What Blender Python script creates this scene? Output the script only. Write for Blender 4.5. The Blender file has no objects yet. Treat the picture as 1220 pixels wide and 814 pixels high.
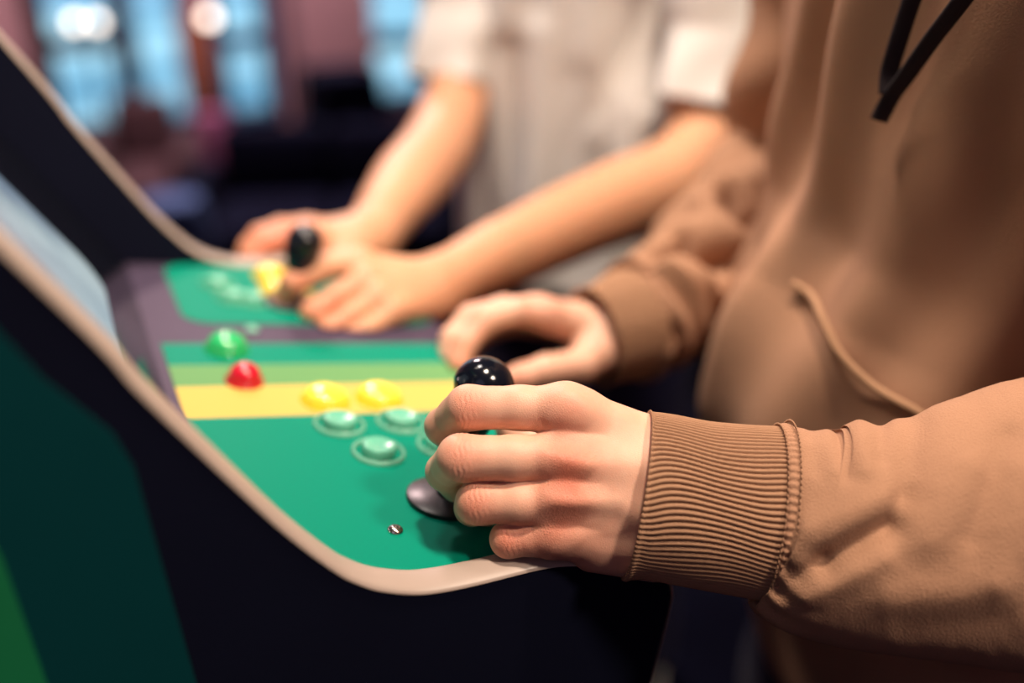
import bpy, bmesh, math, random
import numpy as np
from mathutils import Vector, Matrix
random.seed(7)
S = bpy.context.scene
COL = S.collection

# ------------------------------------------------------------------ camera
CAM_X = np.array([0.909, -0.417, -0.011]); CAM_F = np.array([0.371, 0.821, -0.434])
CAM_F = CAM_F / np.linalg.norm(CAM_F)
CAM_X = CAM_X - CAM_F * (CAM_X @ CAM_F); CAM_X /= np.linalg.norm(CAM_X)
CAM_U = np.cross(CAM_X, CAM_F)
CAM_P = np.array([-0.1388, -0.5038, 1.3033])
FPX = 1186.0
cd = bpy.data.cameras.new('camera'); cam = bpy.data.objects.new('camera', cd); COL.objects.link(cam)
M = Matrix.Identity(4)
for i in range(3):
    M[i][0] = CAM_X[i]; M[i][1] = CAM_U[i]; M[i][2] = -CAM_F[i]; M[i][3] = CAM_P[i]
cam.matrix_world = M
cd.sensor_width = 36.0; cd.lens = FPX * 36.0 / 1220.0
cd.clip_start = 0.02; cd.clip_end = 100
cd.dof.use_dof = True; cd.dof.focus_distance = 0.512; cd.dof.aperture_fstop = 1.6
S.camera = cam
S.view_settings.view_transform = 'Standard'; S.view_settings.look = 'None'
S.view_settings.exposure = 0.0; S.view_settings.gamma = 1.0; S.view_settings.use_curve_mapping = False

# ------------------------------------------------------------------ world (overcast daylight outside the windows)
W = bpy.data.worlds.new('sky'); S.world = W; W.use_nodes = True
W.node_tree.nodes['Background'].inputs[0].default_value = (0.50, 0.80, 0.96, 1)
W.node_tree.nodes['Background'].inputs[1].default_value = 1.9

def lamp(name, typ, loc, energy, color, size=0.1, target=None, **kw):
    l = bpy.data.lights.new(name, typ); l.energy = energy; l.color = color
    if typ == 'AREA':
        l.shape = kw.get('shape', 'DISK'); l.size = size
        if 'size_y' in kw: l.size_y = kw['size_y']
    else:
        l.shadow_soft_size = size
    if typ == 'SPOT':
        l.spot_size = math.radians(kw.get('angle', 70)); l.spot_blend = kw.get('blend', 0.5)
    o = bpy.data.objects.new(name, l); COL.objects.link(o); o.location = loc
    d = Vector(target if target else (loc[0], loc[1], 0)) - Vector(loc)
    o.rotation_euler = d.to_track_quat('-Z', 'Y').to_euler()
    return o
WARM = (1.0, 0.80, 0.62)
lamp('overhead_spot', 'SPOT', (0.30, -0.24, 2.75), 165, WARM, 0.09, (0.10, -0.10, 1.0), angle=72, blend=0.6)
lamp('overhead_spot', 'SPOT', (-0.25, 0.65, 2.75), 85, (1.0, 0.80, 0.64), 0.12, (0.46, 0.12, 1.1), angle=27, blend=0.8)  # unseen narrow spot, added to brighten the hoodie's torso and far sleeve
lamp('overhead_spot', 'SPOT', (0.75, -1.05, 2.45), 105, (1.0, 0.80, 0.64), 0.12, (0.15, -0.15, 1.0), angle=50, blend=0.6)  # unseen second spot, added to light the near hand's back and lower sleeve
lamp('overhead_spot', 'SPOT', (0.05, 0.72, 2.85), 142, (1.0, 0.88, 0.79), 0.16, (0.36, 0.66, 1.0), angle=56, blend=0.7)
lamp('fill_light', 'AREA', (-1.1, -1.5, 2.4), 2.4, (0.72, 0.66, 1.0), 1.4, (0.2, -0.1, 1.0))  # added purple fill, no real fixture; turns the shadows navy
lamp('fill_light', 'AREA', (0.6, 3.1, 2.9), 120, (1.0, 0.72, 0.70), 0.5)  # unseen fill, added to brighten the pink walls at the back

# ------------------------------------------------------------------ helpers
def at(px, py, d):
    """a point of the place seen at that pixel, d metres deep"""
    return CAM_P + d * (CAM_F + CAM_X * (px - 610) / FPX - CAM_U * (py - 407) / FPX)

def mesh_obj(name, V, Fc, mats, parent=None, smooth=True, org=None, fmat=None, sharp=None):
    V = np.asarray(V, dtype=float)
    if org is None: org = np.zeros(3)
    org = np.asarray(org, dtype=float)
    me = bpy.data.meshes.new(name)
    me.from_pydata((V - org).tolist(), [], Fc)
    if not isinstance(mats, (list, tuple)): mats = [mats]
    for m in mats: me.materials.append(m)
    if fmat is not None: me.polygons.foreach_set('material_index', fmat)
    if smooth: me.polygons.foreach_set('use_smooth', [True] * len(me.polygons))
    if smooth and sharp:
        me.set_sharp_from_angle(angle=math.radians(sharp))
    me.update()
    o = bpy.data.objects.new(name, me); COL.objects.link(o)
    place(o, parent, org)
    return o

def place(o, parent, org):
    """o has its origin at the world point org"""
    if parent is not None:
        o.parent = parent
        o.location = Vector(org) - Vector(parent['_o'])
    else:
        o.location = Vector(org)
    o['_o'] = [float(a) for a in org]

def thing(name, label, cat, org, group=None):
    o = bpy.data.objects.new(name, None); COL.objects.link(o); o.empty_display_size = 0.05
    place(o, None, np.asarray(org, dtype=float))
    return tag(o, label, cat, group)

def tag(o, label, cat, group=None):
    o['label'] = label; o['category'] = cat
    if group: o['group'] = group
    return o

def structure(o):
    o['kind'] = 'structure'; return o

def bm_obj(name, bm, mats, parent=None, smooth=False, org=None, sharp=35):
    bmesh.ops.recalc_face_normals(bm, faces=bm.faces)
    V = [v.co[:] for v in bm.verts]
    bm.verts.index_update()
    Fc = [[v.index for v in f.verts] for f in bm.faces]
    fm = [f.material_index for f in bm.faces]
    bm.free()
    if org is None and parent is None:
        A = np.array(V); org = [(A[:, 0].min() + A[:, 0].max()) / 2, (A[:, 1].min() + A[:, 1].max()) / 2, A[:, 2].min()]
    if org is None: org = parent['_o'][:]
    return mesh_obj(name, V, Fc, mats, parent, smooth, org, fm, sharp if smooth else None)

def add_box(bm, lo, hi, bev=0.0, mat=None):
    """axis aligned box, optional bevel, optional 3x3+t transform"""
    b2 = bmesh.new()
    bmesh.ops.create_cube(b2, size=1)
    for v in b2.verts:
        v.co = Vector([lo[i] + (v.co[i] + .5) * (hi[i] - lo[i]) for i in range(3)])
    if bev: bmesh.ops.bevel(b2, geom=b2.edges[:], offset=bev, segments=3, profile=.5, affect='EDGES')
    merge(bm, b2, mat)

def merge(bm, b2, mat=None):
    b2.verts.index_update()
    vs = []
    for v in b2.verts:
        vs.append(bm.verts.new(mat @ v.co if mat is not None else v.co))
    for f in b2.faces:
        bm.faces.new([vs[v.index] for v in f.verts])
    b2.free()

def frame_mat(o, z, x=(1, 0, 0)):
    z = Vector(z).normalized(); x = Vector(x); x = (x - z * x.dot(z)).normalized(); y = z.cross(x)
    m = Matrix.Identity(4)
    for i in range(3):
        m[i][0] = x[i]; m[i][1] = y[i]; m[i][2] = z[i]; m[i][3] = o[i]
    return m

def add_lathe(bm, prof, mat, n=40):
    """prof: list of (r, z); rotated about local z"""
    rings = []
    for r, z in prof:
        if r < 1e-6:
            rings.append([bm.verts.new(mat @ Vector((0, 0, z)))])
        else:
            rings.append([bm.verts.new(mat @ Vector((r * math.cos(2 * math.pi * k / n), r * math.sin(2 * math.pi * k / n), z))) for k in range(n)])
    for a, b in zip(rings[:-1], rings[1:]):
        for k in range(n):
            k2 = (k + 1) % n
            if len(a) == 1 and len(b) == 1: continue
            if len(a) == 1: bm.faces.new([a[0], b[k], b[k2]])
            elif len(b) == 1: bm.faces.new([a[k], a[k2], b[0]])
            else: bm.faces.new([a[k], a[k2], b[k2], b[k]])

def add_prism_xz(bm, pts, y0, y1):
    a = [bm.verts.new((x, y0, z)) for x, z in pts]; b = [bm.verts.new((x, y1, z)) for x, z in pts]
    bm.faces.new(a); bm.faces.new(b[::-1])
    n = len(pts)
    for i in range(n):
        j = (i + 1) % n
        bm.faces.new([a[j], a[i], b[i], b[j]])

def spline(P, n):
    """Catmull-Rom through rows of P, n samples"""
    P = np.asarray(P, dtype=float)
    Q = np.vstack([2 * P[0] - P[1], P, 2 * P[-1] - P[-2]])
    m = len(P) - 1
    out = []
    for t in np.linspace(0, m, n):
        i = min(int(t), m - 1); u = t - i
        p0, p1, p2, p3 = Q[i], Q[i + 1], Q[i + 2], Q[i + 3]
        out.append(.5 * (2 * p1 + (p2 - p0) * u + (2 * p0 - 5 * p1 + 4 * p2 - p3) * u * u + (3 * p1 - p0 - 3 * p2 + p3) * u ** 3))
    return np.array(out)

def tube_grid(ctrl, up, nu, nv, disp=None, cap=True, shear=None):
    """ctrl rows: x y z a b (a half extent along 'up', b across). Returns V, F, and (s, phi) per vertex.
    phi = 0 at 'up', 90 deg on the side of  up x tangent."""
    A = spline(ctrl, nu)
    C = A[:, :3]; T = np.gradient(C, axis=0); T /= np.linalg.norm(T, axis=1)[:, None]
    up = np.asarray(up, dtype=float)
    if up.ndim == 1: up = np.tile(up, (nu, 1))
    N = up - T * np.sum(up * T, axis=1)[:, None]; N /= np.linalg.norm(N, axis=1)[:, None]
    B = np.cross(N, T)
    s = np.linspace(0, 1, nu)[:, None] * np.ones((1, nv)); ph = np.ones((nu, 1)) * np.linspace(0, 2 * np.pi, nv, endpoint=False)[None]
    c, sn = np.cos(ph), np.sin(ph)
    base = C[:, None] + N[:, None] * (A[:, 3][:, None] * c)[..., None] + B[:, None] * (A[:, 4][:, None] * sn)[..., None]
    nrm = N[:, None] * (c / np.maximum(A[:, 3][:, None], 1e-5))[..., None] + B[:, None] * (sn / np.maximum(A[:, 4][:, None], 1e-5))[..., None]
    nrm /= np.linalg.norm(nrm, axis=2)[..., None]
    if disp is not None: base = base + nrm * disp(s, ph, base)[..., None]
    if shear is not None: base = base + T[:, None] * shear(s, ph)[..., None]
    V = base.reshape(-1, 3)
    idx = np.arange(nu * nv).reshape(nu, nv)
    a = idx[:-1]; b = idx[1:]
    Fq = np.stack([a, np.roll(a, -1, 1), np.roll(b, -1, 1), b], -1).reshape(-1, 4).tolist()
    if cap:
        Fq.append(idx[0].tolist()[::-1]); Fq.append(idx[-1].tolist())
    return V, Fq

def join(parts):
    V = []; Fc = []; o = 0
    for v, f in parts:
        V.append(np.asarray(v)); Fc += [[i + o for i in q] for q in f]; o += len(v)
    return np.vstack(V), Fc

# ------------------------------------------------------------------ implicit surfaces (skin)
class Field:
    def __init__(s, lo, hi, h):
        s.h = h; s.lo = np.asarray(lo, dtype=np.float32)
        s.n = np.ceil((np.asarray(hi) - np.asarray(lo)) / h).astype(int) + 1
        s.D = np.full(tuple(s.n), 1.0, dtype=np.float32)
        s.ax = [s.lo[i] + h * np.arange(s.n[i], dtype=np.float32) for i in range(3)]
    def sub(s, lo, hi):
        a = np.clip(np.floor((np.asarray(lo) - s.lo) / s.h).astype(int), 0, s.n); b = np.clip(np.ceil((np.asarray(hi) - s.lo) / s.h).astype(int) + 1, 0, s.n)
        return tuple(slice(int(a[i]), int(b[i])) for i in range(3))
    def grid(s, sl):
        return s.ax[0][sl[0]][:, None, None], s.ax[1][sl[1]][None, :, None], s.ax[2][sl[2]][None, None, :]
    def cone(s, a, b, ra, rb, k=0.004, mode='u'):
        a = np.asarray(a, dtype=np.float32); b = np.asarray(b, dtype=np.float32)
        m = max(ra, rb) + k + 3 * s.h
        sl = s.sub(np.minimum(a, b) - m, np.maximum(a, b) + m)
        X, Y, Z = s.grid(sl)
        if min(len(s.ax[i][sl[i]]) for i in range(3)) == 0: return
        d = b - a; L = float(d @ d) + 1e-12
        t = np.clip(((X - a[0]) * d[0] + (Y - a[1]) * d[1] + (Z - a[2]) * d[2]) / L, 0, 1)
        q = np.sqrt((X - a[0] - t * d[0]) ** 2 + (Y - a[1] - t * d[1]) ** 2 + (Z - a[2] - t * d[2]) ** 2) - (ra + (rb - ra) * t)
        s.comb(sl, q, k, mode)
    def ell(s, c, R, rad, k=0.004, mode='u'):
        """R: 3 rows of axes"""
        c = np.asarray(c, dtype=np.float32); R = np.asarray(R, dtype=np.float32); rad = np.asarray(rad, dtype=np.float32)
        m = float(rad.max()) + k + 3 * s.h
        sl = s.sub(c - m, c + m)
        X, Y, Z = s.grid(sl)
        if min(len(s.ax[i][sl[i]]) for i in range(3)) == 0: return
        x, y, z = X - c[0], Y - c[1], Z - c[2]
        p = [R[i][0] * x + R[i][1] * y + R[i][2] * z for i in range(3)]
        k0 = np.sqrt(sum((p[i] / rad[i]) ** 2 for i in range(3))); k1 = np.sqrt(sum((p[i] / rad[i] ** 2) ** 2 for i in range(3))) + 1e-6
        s.comb(sl, k0 * (k0 - 1) / k1, k, mode)
    def comb(s, sl, q, k, mode):
        D = s.D[sl]
        if mode == 'u':
            if k > 0:
                h = np.maximum(k - np.abs(D - q), 0) / k
                s.D[sl] = np.minimum(D, q) - h * h * k * .25
            else: s.D[sl] = np.minimum(D, q)
        elif mode == 's':      # carve
            h = np.maximum(k - np.abs(D + q), 0) / max(k, 1e-6)
            s.D[sl] = np.maximum(D, -q) + h * h * k * .25
    def mesh(s, smooth=2):
        D = s.D; n = D.shape; neg = D < 0
        # cells with a sign change
        c = np.zeros((n[0] - 1, n[1] - 1, n[2] - 1), dtype=np.int8)
        for i in (0, 1):
            for j in (0, 1):
                for k in (0, 1):
                    c += neg[i:n[0] - 1 + i, j:n[1] - 1 + j, k:n[2] - 1 + k]
        cell = np.argwhere((c > 0) & (c < 8))
        ids = np.full(c.shape, -1, dtype=np.int64); ids[tuple(cell.T)] = np.arange(len(cell))
        acc = np.zeros((len(cell), 3)); cnt = np.zeros(len(cell))
        corners = [(i, j, k) for i in (0, 1) for j in (0, 1) for k in (0, 1)]
        val = {q: D[cell[:, 0] + q[0], cell[:, 1] + q[1], cell[:, 2] + q[2]] for q in corners}
        for a in corners:
            for ax in range(3):
                if a[ax] == 0:
                    b = list(a); b[ax] = 1; b = tuple(b)
                    va, vb = val[a], val[b]; mk = (va < 0) != (vb < 0)
                    t = np.where(mk, va / np.where(mk, va - vb, 1), 0)
                    P = np.tile(np.array(a, dtype=float), (len(cell), 1)); P[:, ax] = t
                    acc[mk] += P[mk]; cnt[mk] += 1
        V = s.lo + s.h * (cell + acc / cnt[:, None])
        Fc = []
        for ax in range(3):
            o1, o2 = [(1, 2), (2, 0), (0, 1)][ax]
            sl0 = [slice(1, n[i] - 1) for i in range(3)]; sl1 = list(sl0)
            sl0[ax] = slice(0, n[ax] - 1); sl1[ax] = slice(1, n[ax])
            A = neg[tuple(sl0)]; B = neg[tuple(sl1)]
            e = np.argwhere(A != B); off = np.array([1, 1, 1]); off[ax] = 0
            e = e + off
            inside = neg[e[:, 0], e[:, 1], e[:, 2]]
            def g(d1, d2):
                q = e.copy(); q[:, o1] -= d1; q[:, o2] -= d2
                return ids[q[:, 0], q[:, 1], q[:, 2]]
            Q = np.stack([g(1, 1), g(0, 1), g(0, 0), g(1, 0)], -1)
            Q[~inside] = Q[~inside][:, ::-1]
            Fc.append(Q)
        Fc = np.vstack(Fc)
        # light Taubin smoothing
        E = np.vstack([Fc[:, [0, 1]], Fc[:, [1, 2]], Fc[:, [2, 3]], Fc[:, [3, 0]]])
        deg = np.bincount(E.ravel(), minlength=len(V)).astype(float)
        for it in range(smooth):
            for lam in (.5, -.52):
                sm = np.zeros_like(V)
                for c3 in range(3):
                    sm[:, c3] = np.bincount(E[:, 0], V[E[:, 1], c3], len(V)) + np.bincount(E[:, 1], V[E[:, 0], c3], len(V))
                V = V + lam * (sm / deg[:, None] - V)
        return V, Fc.tolist()

# ------------------------------------------------------------------ materials
def nt(name):
    m = bpy.data.materials.new(name); m.use_nodes = True
    t = m.node_tree; return m, t, t.nodes['Principled BSDF']
def srgb(r, g, b):
    f = lambda c: (c / 255 / 12.92) if c <= 10.3 else ((c / 255 + .055) / 1.055) ** 2.4
    return (f(r), f(g), f(b), 1)
def simple(name, col, rough=.5, metal=0, spec=None, noise=0.0, nscale=40, bump=0, bscale=200, **kw):
    m, t, p = nt(name)
    p.inputs['Base Color'].default_value = col; p.inputs['Roughness'].default_value = rough; p.inputs['Metallic'].default_value = metal
    if spec is not None: p.inputs['Specular IOR Level'].default_value = spec
    for k, v in kw.items(): p.inputs[k.replace('_', ' ')].default_value = v
    tc = t.nodes.new('ShaderNodeTexCoord')
    if noise:
        nz = t.nodes.new('ShaderNodeTexNoise'); nz.inputs['Scale'].default_value = nscale; nz.inputs['Detail'].default_value = 4
        t.links.new(tc.outputs['Object'], nz.inputs['Vector'])
        mx = t.nodes.new('ShaderNodeMix'); mx.data_type = 'RGBA'
        mx.inputs[6].default_value = tuple(c * (1 - noise) for c in col[:3]) + (1,); mx.inputs[7].default_value = tuple(min(1, c * (1 + noise)) for c in col[:3]) + (1,)
        t.links.new(nz.outputs['Fac'], mx.inputs[0]); t.links.new(mx.outputs[2], p.inputs['Base Color'])
    if bump:
        nb = t.nodes.new('ShaderNodeTexNoise'); nb.inputs['Scale'].default_value = bscale; nb.inputs['Detail'].default_value = 3
        t.links.new(tc.outputs['Object'], nb.inputs['Vector'])
        bp = t.nodes.new('ShaderNodeBump'); bp.inputs['Strength'].default_value = bump; bp.inputs['Distance'].default_value = .001
        t.links.new(nb.outputs['Fac'], bp.inputs['Height']); t.links.new(bp.outputs['Normal'], p.inputs['Normal'])
    return m

def skin_mat(name, base, red, pale):
    m, t, p = nt(name)
    L = t.links; N = t.nodes
    at_ = N.new('ShaderNodeAttribute'); at_.attribute_name = 'tint'
    sep = N.new('ShaderNodeSeparateColor'); L.new(at_.outputs['Color'], sep.inputs[0])
    tc = N.new('ShaderNodeTexCoord')
    nz = N.new('ShaderNodeTexNoise'); nz.inputs['Scale'].default_value = 70; nz.inputs['Detail'].default_value = 5; L.new(tc.outputs['Object'], nz.inputs['Vector'])
    mx = N.new('ShaderNodeMix'); mx.data_type = 'RGBA'; mx.inputs[6].default_value = base; mx.inputs[7].default_value = red
    ma = N.new('ShaderNodeMath'); ma.operation = 'MULTIPLY_ADD'; ma.inputs[1].default_value = .5; ma.inputs[2].default_value = -.15
    L.new(nz.outputs['Fac'], ma.inputs[0])
    ad = N.new('ShaderNodeMath'); ad.operation = 'ADD'; ad.use_clamp = True; L.new(ma.outputs[0], ad.inputs[0]); L.new(sep.outputs[0], ad.inputs[1])
    L.new(ad.outputs[0], mx.inputs[0])
    m2 = N.new('ShaderNodeMix'); m2.data_type = 'RGBA'; m2.inputs[7].default_value = pale
    L.new(sep.outputs[1], m2.inputs[0]); L.new(mx.outputs[2], m2.inputs[6]); L.new(m2.outputs[2], p.inputs['Base Color'])
    p.inputs['Roughness'].default_value = .48; p.inputs['Specular IOR Level'].default_value = .35
    p.inputs['Subsurface Weight'].default_value = .18; p.inputs['Subsurface Radius'].default_value = (1, .35, .18); p.inputs['Subsurface Scale'].default_value = .004
    vo = N.new('ShaderNodeTexVoronoi'); vo.feature = 'DISTANCE_TO_EDGE'; vo.inputs['Scale'].default_value = 950; L.new(tc.outputs['Object'], vo.inputs['Vector'])
    v2 = N.new('ShaderNodeTexNoise'); v2.inputs['Scale'].default_value = 420; v2.inputs['Detail'].default_value = 4; L.new(tc.outputs['Object'], v2.inputs['Vector'])
    sm = N.new('ShaderNodeMath'); sm.operation = 'MULTIPLY_ADD'; L.new(vo.outputs['Distance'], sm.inputs[0]); sm.inputs[1].default_value = 2.5; L.new(v2.outputs['Fac'], sm.inputs[2])
    st = N.new('ShaderNodeMath'); st.operation = 'MULTIPLY_ADD'; st.inputs[1].default_value = .34; st.inputs[2].default_value = .16; L.new(sep.outputs[2], st.inputs[0])
    bp = N.new('ShaderNodeBump'); bp.inputs['Distance'].default_value = .00035; L.new(st.outputs[0], bp.inputs['Strength'])
    L.new(sm.outputs[0], bp.inputs['Height']); L.new(bp.outputs['Normal'], p.inputs['Normal'])
    return m

def cloth_mat(name, col, col2, rough=.95, weave=900, bump=.35, sheen=.04):
    m, t, p = nt(name); L = t.links; N = t.nodes
    tc = N.new('ShaderNodeTexCoord')
    n1 = N.new('ShaderNodeTexNoise'); n1.inputs['Scale'].default_value = weave; n1.inputs['Detail'].default_value = 2; L.new(tc.outputs['Object'], n1.inputs['Vector'])
    n2 = N.new('ShaderNodeTexNoise'); n2.inputs['Scale'].default_value = 25; n2.inputs['Detail'].default_value = 4; L.new(tc.outputs['Object'], n2.inputs['Vector'])
    a = N.new('ShaderNodeMath'); a.operation = 'MULTIPLY_ADD'; a.inputs[1].default_value = .6; L.new(n1.outputs['Fac'], a.inputs[0])
    b = N.new('ShaderNodeMath'); b.operation = 'MULTIPLY'; b.inputs[1].default_value = .4; L.new(n2.outputs['Fac'], b.inputs[0]); L.new(b.outputs[0], a.inputs[2])
    mx = N.new('ShaderNodeMix'); mx.data_type = 'RGBA'; mx.inputs[6].default_value = col; mx.inputs[7].default_value = col2
    L.new(a.outputs[0], mx.inputs[0]); L.new(mx.outputs[2], p.inputs['Base Color'])
    p.inputs['Roughness'].default_value = rough; p.inputs['Specular IOR Level'].default_value = .1
    p.inputs['Sheen Weight'].default_value = sheen; p.inputs['Sheen Roughness'].default_value = .5
    bp = N.new('ShaderNodeBump'); bp.inputs['Strength'].default_value = bump; bp.inputs['Distance'].default_value = .0008
    L.new(n1.outputs['Fac'], bp.inputs['Height']); L.new(bp.outputs['Normal'], p.inputs['Normal'])
    return m

M_SKIN1 = skin_mat('fair_skin', (.72, .43, .31, 1), (.58, .19, .12, 1), (.78, .52, .40, 1))
M_SKIN2 = skin_mat('tanned_skin', (.60, .325, .19, 1), (.58, .19, .11, 1), (.75, .48, .34, 1))
M_HOOD = cloth_mat('brown_sweatshirt', (.31, .166, .102, 1), (.41, .232, .146, 1), weave=1100, bump=.7)
M_RIB = cloth_mat('brown_rib_knit', (.28, .155, .092, 1), (.36, .205, .125, 1), weave=1600)
M_TEE = cloth_mat('white_cotton', (.72, .70, .68, 1), (.80, .78, .76, 1), weave=900, bump=.15)
M_CORD = cloth_mat('dark_cord', (.014, .011, .016, 1), (.04, .030, .034, 1), weave=1500)
M_JEANS = cloth_mat('dark_navy_denim', (.010, .010, .028, 1), (.025, .022, .06, 1), weave=900)
M_HAIR = simple('dark_hair', (.02, .013, .01, 1), .5, noise=.4, nscale=90)
M_SHOE = simple('dark_shoe', (.02, .02, .025, 1), .5, noise=.2)
M_SOLE = simple('white_sole', (.6, .6, .58, 1), .6, noise=.1)

# ------------------------------------------------------------------ the room
M_WALL = simple('dusty_pink_plaster', (.47, .27, .31, 1), .9, noise=.12, nscale=6, bump=.2)
M_MAROON = simple('maroon_paint', (.075, .030, .045, 1), .85, noise=.15, nscale=5)
M_FLOOR = simple('dark_navy_carpet', (.0028, .0033, .0105, 1), .95, spec=.05, noise=.5, nscale=14, bump=.5, bscale=600)
M_CEIL = simple('grey_ceiling', (.30, .27, .27, 1), .9, noise=.08, nscale=5)
M_FRAME = simple('dark_window_frame', (.045, .030, .040, 1), .5, noise=.2)
M_FRAMEB = simple('blue_grey_window_frame', (.03, .075, .16, 1), .4, noise=.2)
M_GLASS, t_, p_ = nt('window_glass')
p_.inputs['Base Color'].default_value = (.85, .95, 1, 1); p_.inputs['Roughness'].default_value = .02; p_.inputs['Transmission Weight'].default_value = 1; p_.inputs['IOR'].default_value = 1.02

def box_obj(name, lo, hi, mat, parent=None, bev=0.0, org=None):
    bm = bmesh.new(); add_box(bm, lo, hi, bev)
    return bm_obj(name, bm, mat, parent, smooth=bev > 0, org=org)

XL, XR, YB, YF, ZC = -1.9, 4.2, -2.6, 4.2, 3.0
structure(box_obj('floor', (XL - .2, YB - .2, -.1), (XR + .2, YF + .1, 0), M_FLOOR))
structure(box_obj('ceiling', (XL - .2, YB - .2, ZC), (XR + .2, YF + .2, ZC + .1), M_CEIL))
structure(box_obj('wall_left', (XL - .2, YB, 0), (XL, YF, ZC), M_WALL))
structure(box_obj('wall_right', (XR, YB, 0), (XR + .2, YF, ZC), M_MAROON))
structure(box_obj('wall_front', (XL - .2, YB - .2, 0), (XR + .2, YB, ZC), M_WALL))
# window wall: solid piers and four tall windows between them
def xw(px, py=60):
    d = CAM_F + CAM_X * (px - 610) / FPX - CAM_U * (py - 407) / FPX
    return float(CAM_P[0] + d[0] * (YF - CAM_P[1]) / d[1])
SILL, HEAD = .24, 2.6
WIN = [(xw(40), xw(152)), (xw(152), xw(232)), (xw(256), xw(330)), (xw(434), xw(560))]
bmw = bmesh.new()
edges = [XL] + [e for w in WIN for e in w] + [XR]
for i in range(0, len(edges), 2):
    if edges[i + 1] - edges[i] > .005: add_box(bmw, (edges[i], YF, 0), (edges[i + 1], YF + .2, ZC))
for w0, w1 in WIN:
    add_box(bmw, (w0, YF, 0), (w1, YF + .2, SILL)); add_box(bmw, (w0, YF, HEAD), (w1, YF + .2, ZC))
structure(bm_obj('wall_back', bmw, M_WALL))
for n, (w0, w1) in enumerate(WIN):
    bm = bmesh.new(); f = .045 if n else .075
    y0, y1 = YF - .03, YF + .07
    add_box(bm, (w0, y0, SILL), (w0 + f, y1, HEAD), .006); add_box(bm, (w1 - .06, y0, SILL), (w1, y1, HEAD), .006)
    add_box(bm, (w0, y0, SILL), (w1, y1, SILL + .05), .006); add_box(bm, (w0, y0, HEAD - .05), (w1, y1, HEAD), .006)
    zt = (.60, 1.2, .56, .50)[n]
    add_box(bm, (w0, y0 + .02, zt), (w1, y1 - .01, zt + .07), .006)
    wf = structure(bm_obj('window_%d' % (n + 1), bm, M_FRAME if n == 0 else M_FRAMEB, smooth=True))
    bm = bmesh.new(); add_box(bm, (w0 + .03, YF + .03, SILL + .03), (w1 - .03, YF + .036, HEAD - .03))
    bm_obj('pane', bm, M_GLASS, wf)
# pillar in front of the window wall, skirting along it
structure(box_obj('pillar', (xw(337), YF - .32, 0), (xw(424), YF, ZC), M_WALL, bev=.01))
structure(box_obj('baseboard_back', (XL, YF - .02, 0), (xw(337) - .01, YF, .10), M_FRAME, bev=.004))
# outside: pavement and road under the open sky
m, t, p = nt('pale_paving')
tc = t.nodes.new('ShaderNodeTexCoord'); nz = t.nodes.new('ShaderNodeTexNoise'); nz.inputs['Scale'].default_value = .9; nz.inputs['Detail'].default_value = 3
cr = t.nodes.new('ShaderNodeValToRGB'); cr.color_ramp.elements[0].position = .38; cr.color_ramp.elements[1].position = .66
cr.color_ramp.elements[0].color = (.17, .30, .38, 1); cr.color_ramp.elements[1].color = (.85, .84, .80, 1)
t.links.new(tc.outputs['Object'], nz.inputs['Vector']); t.links.new(nz.outputs['Fac'], cr.inputs[0]); t.links.new(cr.outputs[0], p.inputs['Base Color'])
p.inputs['Roughness'].default_value = .8
structure(box_obj('pavement', (-9, YF + .25, -.35), (12, YF + 8, -.15), m))
structure(box_obj('road', (-14, YF + 8, -.5), (18, YF + 30, -.25), simple('wet_asphalt', (.13, .22, .32, 1), .5, noise=.3, nscale=1.2)))

# ------------------------------------------------------------------ the arcade cabinet
TA = math.radians(12); PX = np.array([math.cos(TA), 0, -math.sin(TA)]); PN = np.array([math.sin(TA), 0, math.cos(TA)]); PO = np.array([0, 0, .98])
def P(u, v, w=0): return PO + PX * u + np.array([0, v, 0]) + PN * w
def pan(px, py, h=0.0):
    """panel coordinates (u, v) of the point of the control panel seen at a pixel"""
    d = CAM_F + CAM_X * (px - 610) / FPX - CAM_U * (py - 407) / FPX
    q = CAM_P + d * (((PO + PN * h) - CAM_P) @ PN) / (d @ PN) - PO
    return float(q @ PX), float(q[1])
YN, YFAR, TH = -.121, .345, .018        # inner faces of the two side panels
CAB = thing('arcade_cabinet', 'black two-player arcade cabinet with green and yellow control panel and beige edge trim', 'arcade cabinet', (-.2, .112, 0))

M_BLACK = simple('black_laminate', (.0062, .0074, .019, 1), .7, spec=.05, noise=.2, nscale=8, bump=.05)
M_TEAL = simple('dark_teal_print', (.0012, .05, .056, 1), .6, spec=.12, noise=.05)
M_GRN = simple('green_print', (.004, .20, .07, 1), .6, noise=.05)
M_MOLD = simple('beige_plastic', (.37, .295, .255, 1), .38, noise=.06, nscale=30)
M_GLOSS = simple('glossy_black_acrylic', (.006, .007, .012, 1), .10, noise=.0)
M_PURP = simple('dull_purple_metal', (.062, .046, .078, 1), .55, spec=.1, noise=.08)
M_STEEL = simple('polished_steel', (.62, .55, .52, 1), .18, 1.0)
M_BALL = simple('gloss_black_plastic', (.0035, .005, .010, 1), .13)
M_WASH = simple('satin_black_plastic', (.012, .011, .016, 1), .34, noise=.1)

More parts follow.
